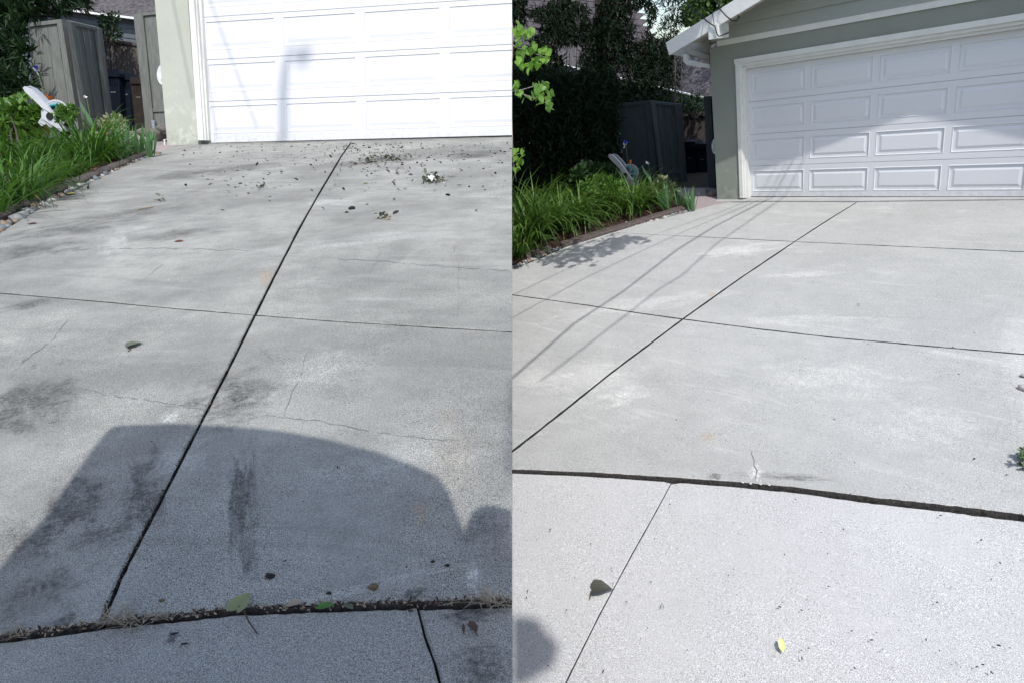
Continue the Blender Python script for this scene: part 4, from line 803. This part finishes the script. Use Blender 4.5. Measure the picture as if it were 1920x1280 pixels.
flower(PB, 'bird_of_paradise', 'orange bird of paradise flower in shade, right place', 'flower', (1184, 308), (1188, 352), 12.7, [orange], .08, 6, (-.1, 0, 1.4))
flower(PB, 'white_iris', 'small white flower on a thin stem against the dark gate, right place', 'flower', (1216, 308), (1219, 350), 12.4, [petal], .06, 8)
flower(PB, 'garden_ornament', 'blue and white glass flower ornament against the shaded fence, right place', 'ornament', (1173, 268), (1178, 340), 13.0, [blue, petal], .07, 9)
t = thing(PA, 'iris_bud', 'broad single iris leaf rising before the gate post, left place', 'leaf', PA.at(178, 240, 10)); part('leaf', join(extr([PA.at(150, 190, 10), PA.at(158, 203, 10), PA.at(172, 224, 10), PA.at(177, 240, 10), PA.at(168, 232, 10), PA.at(155, 210, 10)], (0, .004, 0))), iris, t)
t = thing(PB, 'iris_bud', 'broad single iris leaf rising before the dark gate, right place', 'leaf', PB.at(1221, 350, 12.3)); part('leaf', join(extr([PB.at(1203, 309, 12.3), PB.at(1210, 320, 12.3), PB.at(1220, 332, 12.3), PB.at(1223, 346, 12.3), PB.at(1216, 336, 12.3), PB.at(1206, 322, 12.3)], (0, .004, 0))), iris, t)
# hose reels
reelm = simple('pale_grey_plastic', (.50, .51, .53), (.44, .45, .47), 4, .4); teal = simple('teal_hose', (.03, .28, .30), (.05, .36, .36), 9, .4); reelD = simple('grey_plastic', (.33, .36, .42), rough=.4)
def reel(P, Y, ox, oy, s, lean, label):
    f = lambda u, v: (ox+s*(u-100)+lean*(v-214)*s, oy+s*(v-214)); S = lambda u, v, y=0: P.wall(*f(u, v), Y+y)
    t = thing(P, 'hose_reel', label, 'hose reel', S(100, 246))
    arm = [(43, 166), (46, 162), (56, 166), (72, 181), (86, 196), (98, 212), (110, 226), (124, 246), (113, 247), (103, 238), (94, 240), (86, 233), (78, 237), (71, 230), (79, 218), (82, 207), (72, 196), (57, 182), (47, 173)]
    part('side_frame', extr([S(u, v, -.12) for u, v in arm], (0, .045, 0)), reelm, t); part('side_frame', extr([S(u+9, v-1, .3) for u, v in arm], (0, .045, 0)), reelD, t)
    part('hub', extr([S(92+6*math.cos(a*.524), 218+7*math.sin(a*.524), -.14) for a in range(12)], (0, .03, 0)), black, t)
    part('handle', tube([S(46, 166, -.1), S(55, 165, .3)], .022, 8), reelm, t)
    n = 32
    for yy in (-.02, .24):
        V = []; Fc = []
        for k in range(n):
            a = 6.2832*k/n
            for r, dy in ((26, 0), (26, .03), (22.5, .03), (22.5, 0)): V.append(S(103+r*math.cos(a), 213+r*math.sin(a), yy+dy))
        for k in range(n):
            for j in range(4): Fc.append((k*4+j, k*4+(j+1) % 4, ((k+1) % n)*4+(j+1) % 4, ((k+1) % n)*4+j))
        w_ = part('wheel', (V, Fc), reelm, t)
        for q in range(5):
            a = q*1.257; V = [S(103+r*math.cos(a+da), 213+r*math.sin(a+da), yy+.01) for r, da in ((3, -.6), (23, -.12), (23, .12), (3, .6))]; part('spoke', extr(V, (0, .015, 0)), reelD, w_)
    part('disc', extr([S(103+22*math.cos(k*.262), 213+22*math.sin(k*.262), .245) for k in range(24)], (0, .01, 0)), simple('pale_teal_plastic', (.32, .45, .47), rough=.4), t)
    c = [S(103+(17-.1*i)*math.cos(i*.35), 213+(17-.1*i)*math.sin(i*.35), .02+.028*((i//18) % 7)) for i in range(126)]; part('hose', tube(c, .018, 6), teal, t, True)
reel(PA, -1.0, 100, 214, 1.0, 0, 'pale grey plastic hose reel cart with teal hose in the sun, left place')
reel(PB, -.15, 1177, 327, .72, -.12, 'grey plastic hose reel cart in the shade of the hedge, right place')
for P, u, v, dd, lab in ((PA, 84, 252, 10.4, 'small terracotta pot half hidden under the hose reel, left place'), (PA, 206, 268, 9.5, 'terracotta pot half hidden by the azalea, left place')):
    b = P.at(u, v, dd); n = 14; prof = [(.055, 0), (.08, .1), (.088, .1), (.088, .13), (.07, .13), (.065, .1)]
    V = [b+[r*math.cos(6.2832*k/n), r*math.sin(6.2832*k/n), z] for r, z in prof for k in range(n)]
    solo(P, 'flower_pot', (V, [(j*n+k, j*n+(k+1) % n, (j+1)*n+(k+1) % n, (j+1)*n+k) for j in range(5) for k in range(n)]), simple('terracotta', (.42, .17, .09), rough=.8), lab, 'pot', b, True)

# ---------------------------------------------------------------- litter on the concrete
brown = leafmat('dry_leaf', (.13, .075, .05), (.05, .035, .03), 0, .8); dark = leafmat('dark_litter', (.035, .03, .028), (.012, .011, .01), 0, .8); straw = leafmat('straw', (.42, .36, .27), (.22, .17, .12), 0, .8); greenl = leafmat('green_litter', (.13, .24, .05), (.07, .13, .03), .1, .6)
def gp(P, u, v, h=.004): g = P.ground(u, v); return np.array([g[0], g[1], P.gz(g[1])+h])
def litter(P, label, n, fn, s, mats, tm=OVAL):
    k = 0
    for m in mats:
        pos = []; sz = []
        for _ in range(n//len(mats)):
            u, v = fn(); p = gp(P, u, v, .006); pos.append(p); sz.append(random.uniform(.5, 1.4)*s)
        solo(P, 'leaf_litter', leaves(np.array(pos), np.array(sz), tm, spread=.35), m, label+' ('+m.name.replace('_', ' ')+')', None, kind='stuff')
def f1():
    while True:
        u, v = random.uniform(340, 958), 270+abs(random.gauss(0, 45))
        if v < 440 and (u > 330+(v-270)*-.3): return u, v
litter(PA, 'scattered leaf bits on the upper left driveway', 420, f1, .036, [dark, brown, dark])
litter(PA, 'denser bits by the middle joint on the left driveway', 230, lambda: (random.gauss(700, 60), 268+abs(random.gauss(18, 16))), .04, [brown, dark, greenl])
litter(PA, 'sparse crumbs on the lower left driveway', 60, lambda: (random.uniform(0, 950), random.uniform(440, 1110)), .006, [dark])
litter(PB, 'tiny dark crumbs on the washed driveway', 80, lambda: (random.uniform(980, 1900), random.uniform(400, 1270)), .016, [dark])
litter(PB, 'tiny crumbs on the washed pavement', 70, lambda: (random.uniform(980, 1900), random.uniform(930, 1270)), .013, [dark])
# joint debris
def joint_fill(P, pts, n, s, mats, label, sp=.5, wv=4):
    for m in mats:
        pos = []
        for u, v in along(P, pts, n): pos.append(gp(P, u+random.gauss(0, 1.5), v+random.gauss(0, wv*.5), -.004+random.random()*.006))
        solo(P, 'joint_debris', leaves(np.array(pos), RNG.uniform(.4, 1.3, n)*s, OVAL, spread=sp), m, label+' ('+m.name.replace('_', ' ')+')', None, kind='stuff')
J3A = [(0, 1191), (100, 1179), (192, 1166), (330, 1152), (450, 1139), (700, 1130), (955, 1122)]
joint_fill(PA, J3A, 420, .0075, [brown, dark, straw], 'crumbled leaves and grit in the lower joint, left place', wv=5)
joint_fill(PA, [(640, 293), (597, 365), (520, 507), (478, 590), (430, 686), (375, 793), (300, 938), (225, 1080), (192, 1158)], 260, .007, [brown, dark], 'grit and dry bits in the long joint, left place', wv=1.5)
joint_fill(PB, [(960, 880), (1100, 886), (1260, 896), (1380, 905), (1500, 916), (1640, 935), (1780, 950), (1930, 968)], 260, .012, [brown, dark], 'grit and dry bits in the lower joint, right place', wv=3)
def tuft(P, u, v, n, s, label):
    c = gp(P, u, v, .002); gs = []
    for _ in range(n):
        a = random.uniform(0, 6.3); b = c+[random.gauss(0, s*.5), random.gauss(0, s*.12), 0]; gs.append(blade(b, a, s*random.uniform(.4, 1.1), s*.05, random.uniform(.9, 1.45), random.uniform(0, .5), 3))
    solo(P, 'dead_grass_tuft', join(*gs), straw, label, 'dead grass', c, group='dead grass tufts in the lower joint')
tuft(PA, 222, 1166, 70, .05, 'pale dead grass tuft in the joint under the long joint end'); tuft(PA, 300, 1157, 40, .03, 'small brown dead grass tuft right of the pale one in the joint'); tuft(PA, 922, 1132, 80, .045, 'straw coloured dead grass tuft at the right end of the joint'); tuft(PA, 20, 1192, 40, .035, 'brown dead grass tuft at the left end of the joint')
def leaf1(P, name, label, u, v, s, ang, m, tm=HEART, stem=None, tilt=.1, group=None, curl=0.0, tips=None):
    c = gp(P, u, v, .004+tilt*s*.3); T, fc = tm
    gy = P.gy; X_ = np.array([math.cos(ang), math.sin(ang), gy*math.sin(ang)+tilt]); X_ /= np.linalg.norm(X_); N = np.array([0, -gy, 1.0]); Y_ = np.cross(N, X_); Y_ /= np.linalg.norm(Y_); Z_ = np.cross(X_, Y_)
    V = [c+s*((q[0]-.4)*X_+q[1]*Y_+(q[2]*1.6+curl*q[1]**2)*Z_) for q in T]
    t = thing(P, name, label, 'leaf' if 'leaf' in name else 'debris', c, group=group); part('blade', (V, fc), m, t, True)
    if stem:
        e = [gp(P, *q, .004) for q in stem]; part('stem', tube([c+(-.4)*s*X_]+e, .03*s, 5), brown, t)
ygl = leafmat('yellow_green_leaf', (.30, .32, .17), (.18, .21, .10), .1, .55); gg = leafmat('grey_green_leaf', (.13, .17, .10), (.09, .085, .08), .05, .5)
grn = simple('fresh_green_leaf', (.07, .19, .035), (.045, .13, .025), 60, .5); dkb = simple('dark_brown_lump', (.035, .025, .02), (.012, .01, .01), 60, .7); olive = simple('olive_leaf', (.16, .13, .07), (.08, .06, .03), 60, .7)
leaf1(PA, 'fallen_leaf', 'yellow green heart leaf with long stem lying over the lower joint', 452, 1134, .043, 1.5, ygl, stem=[(458, 1150), (468, 1170), (482, 1190)], tilt=.2, curl=.25)
leaf1(PA, 'fallen_leaf', 'fresh green pointed leaf in the lower joint, left place', 605, 1141, .034, .35, grn, OVAL)
leaf1(PA, 'fallen_leaf', 'dull green leaf right of the fresh green one in the joint', 652, 1138, .026, -.5, gg, OVAL)
leaf1(PA, 'fallen_leaf', 'tan dry leaf in the joint left of the green leaf', 548, 1138, .034, .2, straw, OVAL, tilt=.3)
leaf1(PA, 'fallen_leaf', 'curled yellow green leaf alone on the middle left slab', 250, 650, .05, .8, gg, stem=[(245, 656), (240, 661)], tilt=.25, curl=.6)
leaf1(PA, 'fallen_leaf', 'narrow curled brown leaf on the lower right slab, left place', 869, 1180, .030, -1.25, brown, LANCE, tilt=.1)
leaf1(PA, 'fallen_leaf', 'folded brown leaf right of the narrow one, left place', 885, 1177, .032, -.9, brown, OVAL, stem=[(893, 1192), (896, 1196)], tilt=.2)
leaf1(PA, 'fallen_leaf', 'reddish dry leaf on the upper left slab near the long joint', 333, 454, .06, .3, simple('red_leaf', (.22, .07, .05), rough=.7), OVAL)
leaf1(PA, 'fallen_leaf', 'reddish leaf bit near the pebbles on the left driveway', 58, 421, .07, .3, simple('red_leaf_dark', (.14, .05, .05), rough=.7), OVAL)
leaf1(PA, 'fallen_leaf', 'yellow leaf lying on the pebbles, left place', 128, 366, .12, .3, simple('yellow_leaf', (.40, .36, .10), rough=.6), OVAL)
leaf1(PB, 'fallen_leaf', 'large dark green heart leaf on the pale pavement joint', 1126, 1104, .125, -.35+math.pi*.0+.95, leafmat('dark_heart_leaf', (.085, .095, .07), (.05, .05, .045), .05, .5), stem=[(1108, 1112), (1106, 1122)], tilt=.12, curl=.5)
leaf1(PB, 'fallen_leaf', 'small pale yellow curled leaf on the bright pavement', 1466, 1215, .075, 2.2, simple('pale_yellow_leaf', (.70, .74, .35), (.6, .68, .2), 30, .6), OVAL, tilt=.5, curl=.8)
def lump(P, name, u, v, r, m, label, seed=1, fl=.6, cat='debris'):
    c = gp(P, u, v, 0); solo(P, name, blobgeo(c+[0, 0, r*fl*.6], (r*1.25, r, r*fl), seed, 2, .35), m, label, cat, c, True)
lump(PA, 'seed_pod', 507, 1080, .0075, dkb, 'dark brown seed pod on the shaded slab, left place', 3); lump(PA, 'seed_pod', 617, 1112, .004, dkb, 'tiny black seed just above the lower joint', 4); lump(PA, 'seed_pod', 811, 1053, .0035, dkb, 'left of two tiny black seeds at lower right of the left driveway', 5); lump(PA, 'seed_pod', 839, 1060, .004, dkb, 'right of two tiny black seeds at lower right of the left driveway', 6)
lump(PA, 'crumpled_leaf', 700, 1102, .0085, olive, 'crumpled olive brown leaf on the shaded slab', 7, .5); lump(PA, 'crumpled_leaf', 303, 1126, .004, olive, 'small tan crumb above the joint, left place', 8); lump(PA, 'seed_pod', 770, 1145, .0035, brown, 'brown bud beside the pavement joint, left place', 9)
lump(PA, 'droppings', 328, 1187, .0045, black, 'black splat on the pavement under the lower joint', 10, .15); lump(PA, 'droppings', 345, 1206, .004, dkb, 'second dark smudge on the pavement below the splat', 11, .12)
lump(PA, 'seed_pod', 659, 393, .017, black, 'black berry cluster on the upper slab right of the long joint', 12, .8); lump(PA, 'seed_pod', 650, 399, .011, black, 'black leaf curl beside the berry cluster, left place', 13, .5)
def pile(P, u, v, n, s, label, mats, spread_u=14, spread_v=4):
    t = thing(P, 'leaf_clump', label, 'leaf clump', gp(P, u, v))
    for m, k, sc_ in mats:
        pos = np.array([gp(P, u+random.gauss(0, spread_u*.5), v+random.gauss(0, spread_v*.5), random.uniform(.0, .04)) for _ in range(k)])
        part('leaf_bits', leaves(pos, RNG.uniform(.6, 1.2, k)*s*sc_, OVAL, spread=.6), m, t, kind='stuff')
pile(PA, 812, 340, 40, .09, 'clump of white petals and green leaves on the upper slab', [(petal, 12, .9), (ygl, 6, .6), (gg, 34, .7), (dark, 14, .6)], 22, 7)
pile(PA, 720, 411, 20, .07, 'small straw and leaf clump right of the long joint', [(gg, 10, .8), (straw, 10, .6)], 14, 3)
pile(PA, 490, 354, 20, .06, 'greenish leaf clump left of the long joint near the fine joint', [(petal, 3, .7), (gg, 14, .8)], 14, 3)
pile(PA, 730, 301, 30, .07, 'longish leaf clump near the door on the upper slab', [(gg, 22, .8), (brown, 12, .7)], 20, 3)
pile(PA, 690, 304, 30, .06, 'brown leaf clump left of the longish one near the door', [(gg, 12, .8), (brown, 18, .7)], 16, 3)
pile(PA, 303, 377, 10, .05, 'small green leaf bit on the left upper slab', [(gg, 8, .8)], 6, 2)
solo(PA, 'twig', tube([gp(PA, 260, 395, .01), gp(PA, 272, 393, .012), gp(PA, 286, 390, .01)], .006, 5), straw, 'thin pale twig on the left upper slab', 'twig', gp(PA, 272, 393))
solo(PB, 'twig', tube([gp(PB, 1245, 1140, .004), gp(PB, 1241, 1130, .006), gp(PB, 1238, 1140, .004)], .002, 5), dkb, 'short dark curled twig on the bright pavement', 'twig', gp(PB, 1240, 1135))
# broken concrete crumbs beside the crack in the lower right joint
for i in range(5):
    u, v = 1416+(2, -9, 10, -24, 26)[i], 902+(-2, 4, 5, 1, 6)[i]; c = gp(PB, u, v, .0); solo(PB, 'concrete_crumb', blobgeo(c+[0, 0, .0], (.012, .009, .007), i, 1, .3), concB2, ['broken concrete crumb %s the crack at the right lower joint' % w_ for w_ in ('nearest', 'just left of', 'just right of', 'farther left of', 'farther right of')][i], 'crumb', c, group='crumbs by the joint crack')

# ---------------------------------------------------------------- overhead wires
wirem = simple('black_cable', (.02, .02, .022), rough=.5)
def cable(P, pts, r, label, cat='cable', name='cable', group=None):
    pts = [np.asarray(p, float) for p in pts]; solo(P, name, tube(pts, r, 6), wirem, label, cat, pts[0], True, group)
def shadow_cable(P, px, t, r, label):
    pts = [P.ground(u, v)+P.sun*(t+.0*i) for i, (u, v) in enumerate(px)]; d = pts[-1]-pts[-2]; d /= np.linalg.norm(d); e = pts[0]-pts[1]; e /= np.linalg.norm(e); cable(P, [pts[0]+e*1.5]+pts+[pts[-1]+d*1.2], r, label, 'overhead cable', 'overhead_cable', 'overhead cables above the right driveway')
shadow_cable(PB, [(960, 709), (1077, 606), (1168, 547), (1270, 468), (1340, 425), (1432, 378)], 6.0, .016, 'thickest twisted overhead cable crossing above the right driveway')
shadow_cable(PB, [(1033, 519), (1083, 495), (1235, 437), (1345, 400), (1395, 380)], 5.5, .008, 'thin overhead cable nearest the hedge')
shadow_cable(PB, [(960, 596), (1100, 520), (1205, 470), (1286, 433), (1340, 411), (1415, 379)], 5.8, .009, 'second overhead cable over the driveway')
shadow_cable(PB, [(1155, 605), (1239, 540), (1277, 518), (1345, 456), (1455, 380)], 7.0, .011, 'overhead cable farthest from the hedge')
def wallcable(px, t, r, label):
    pts = [PA.wall(u, v, 0)+PA.sun*t for u, v in px]; d = pts[0]-pts[-1]; d /= np.linalg.norm(d); cable(PA, [pts[0]+d*3]+pts+[pts[-1]-d*.05], r, label, 'overhead cable', 'overhead_cable', 'overhead cables before the left garage')
wallcable([(379, 63), (405, 253)], 9, .012, 'overhead cable nearest the left door edge'); wallcable([(393, 0), (479, 232)], 9.5, .012, 'overhead cable crossing the first door column'); wallcable([(328, 0), (367, 197)], 8.5, .010, 'overhead cable crossing the pale stucco corner')
def hung(px, t, label):  # added unseen casters for the soft pole shadow on the left door
    pts = [PA.wall(u, v, 0)+PA.sun*t for u, v in px]; solo(PA, 'pole_shadow_caster', extr(pts, (.0, -.15, 0)), wirem, label, 'shadow caster', pts[0])
hung([(526, 262), (525, 150), (529, 120), (538, 95), (541, 75), (545, 92), (541, 130), (540, 170), (538, 262)], 22, 'long unseen caster added for the pole shadow on the left door'); hung([(548, 92), (586, 86), (586, 94), (574, 108), (560, 104)], 24, 'small unseen caster added beside the long one')
# service drop at the right garage beam
cable(PB, [PB.at(1255, -50, 14), PB.at(1283, 3, 12.4), PB.wall(1322, 37, YF-.08), PB.wall(1325, 40, YF-.07), PB.wall(1334, 46, YF-.085), PB.wall(1340, 49, YF-.085), PB.wall(1344, 64, YF-.085), PB.wall(1348, 69, YF-.085), PB.wall(1358, 65, YF-.02), PB.wall(1366, 62, YF+.3)], .010, 'black service cable looping over the white beam end')
cable(PB, [PB.at(1318, -60, 13), PB.wall(1350, 18, YF-.05), PB.wall(1362, 31, YF-.05), PB.wall(1372, 39, YF-.02), PB.wall(1381, 40, YF+.1), PB.wall(1386, 34, YF+.2), PB.wall(1383, 29, YF+.3)], .009, 'second black cable looping under the white fascia')
cable(PB, [PB.wall(1335, 22, YF-.02), PB.wall(1339, 45, YF-.07)], .006, 'short grey wire down the fascia to the beam')

# ---------------------------------------------------------------- behind the camera: the parked van whose shadow lies on the left driveway
sh = [(-140, 1290), (0, 1100), (60, 1010), (130, 908), (175, 838), (205, 803), (222, 797), (330, 794), (430, 798), (520, 806), (620, 824), (720, 850), (790, 878), (822, 893), (840, 918), (858, 962), (870, 992), (884, 1062), (1000, 1085)]
def lift(u, v, zc, P=PA):
    g = P.ground(u, v); s = P.sun; cz = ((g-P.C) @ P.R)[2]; sz_ = (s @ P.R)[2]; return g+s*((zc-cz)/sz_)
back = PA.R @ np.array([0, 0, 1.0]); back[2] = 0; back /= np.linalg.norm(back)
outl = [lift(u, v, .22) for u, v in sh]; zlo = min(p[2] for p in outl)
van = thing(PA, 'parked_van', 'small parked van behind the viewer, its shadow on the left driveway', 'van', outl[8]-[0, 0, 2])
paintv = simple('silver_van_paint', (.35, .36, .38), rough=.3, spec=.5); glassv = simple('dark_glass', (.02, .025, .03), rough=.1, spec=.5)
bot = [outl[-1]*1, outl[0]*1]; bot[0] = outl[-1]-[0, 0, .45]; bot[1] = outl[0]-[0, 0, .25]
fr = outl+bot; cb = np.mean(fr, axis=0)-[0, 0, .25]; nf = len(fr); bk = [cb+(p-cb)*.5+back*2.4 for p in fr]; md = [cb+(p-cb)*.86+back*.3 for p in fr]
part('body', (fr+md+bk, [tuple(range(nf)), tuple(range(3*nf-1, 2*nf-1, -1))]+[(i+k*nf, i+(k+1)*nf, (i+1) % nf+(k+1)*nf, (i+1) % nf+k*nf) for k in (0, 1) for i in range(nf)]), paintv, van)
c = sum(outl)/len(outl); part('windscreen', extr([c+(p-c)*.72-back*.004 for p in outl[3:15]], back*.003), glassv, van)
mir = [lift(u, v, .24) for u, v in [(872, 1030), (874, 985), (884, 960), (900, 948), (925, 945), (958, 956), (1000, 975), (1000, 1075), (900, 1078)]]; part('mirror', extr(mir, back*.08), black, van)
gz_ = lambda p: np.array([p[0], p[1], PA.gz(p[1])])
for a in (outl[2], outl[-2]):
    for k in (.35, 1.9):
        q = gz_(a*.8+c*.2+back*k); part('wheel', tube([q+[-.05, 0, .22], q+[.05, 0, .22]], .22, 14), black, van); part('pillar', tube([q+[0, 0, .22], np.array([q[0], q[1], c[2]-.2])], .05, 6), black, van)
# added unseen caster on a pole, shading the corner of the right pavement
t = thing(PB, 'corner_shadow_caster', 'unseen caster added behind the viewer to shade the pavement corner', 'added shadow caster', PB.ground(1000, 1300)+SUN*10-[0, 0, 9])
hp = [(925, 1165), (965, 1150), (1008, 1156), (1026, 1182), (1050, 1204), (1040, 1244), (1000, 1272), (930, 1300)]
pts = [PB.ground(u, v)+SUN*10 for u, v in hp]; part('caster_head', extr(pts, SUN*.12), metal, t); b = PB.ground(930, 1300)+SUN*10
part('caster_pole', tube([b, b-[0, 0, 10]], .06, 8), metal, t)

# ---------------------------------------------------------------- the two places abut along one upright plane: trim what crosses it
bpy.context.view_layer.update()
NX = CAM_R[:, 0]
for o in list(COL.objects):
    if o.type != 'MESH' or o.name not in META or o.name == 'ground' or o.get('free'): continue
    P = META[o.name][0]; sgn = -1.0 if P.side == 'A' else 1.0
    me = o.data; n = len(me.vertices); co = np.empty(n*3, dtype=np.float32); me.vertices.foreach_get('co', co); co = co.reshape(-1, 3)
    mw = np.array(o.matrix_world); wv = co @ mw[:3, :3].T+mw[:3, 3]; d = (wv-CAM_C) @ NX*sgn
    if d.min() > -1e-4: continue
    if d.max() <= 1e-4:
        if not o.children: bpy.data.objects.remove(o)
        continue
    if me.users > 1: me = o.data = me.copy()
    bm = bmesh.new(); bm.from_mesh(me)
    inv = o.matrix_world.inverted(); pc = inv @ Vector(CAM_C); pn = (inv.to_3x3() @ Vector(NX*sgn)).normalized()
    r = bmesh.ops.bisect_plane(bm, geom=bm.verts[:]+bm.edges[:]+bm.faces[:], dist=1e-6, plane_co=pc, plane_no=pn, clear_inner=True)
    if len(bm.faces) < 3000:
        try: bmesh.ops.holes_fill(bm, edges=[e for e in r['geom_cut'] if isinstance(e, bmesh.types.BMEdge) and e.is_boundary], sides=0)
        except Exception: pass
    bm.to_mesh(me); bm.free()
for o in list(COL.objects):          # empties left without any part
    if o.type == 'EMPTY' and not o.children: bpy.data.objects.remove(o)
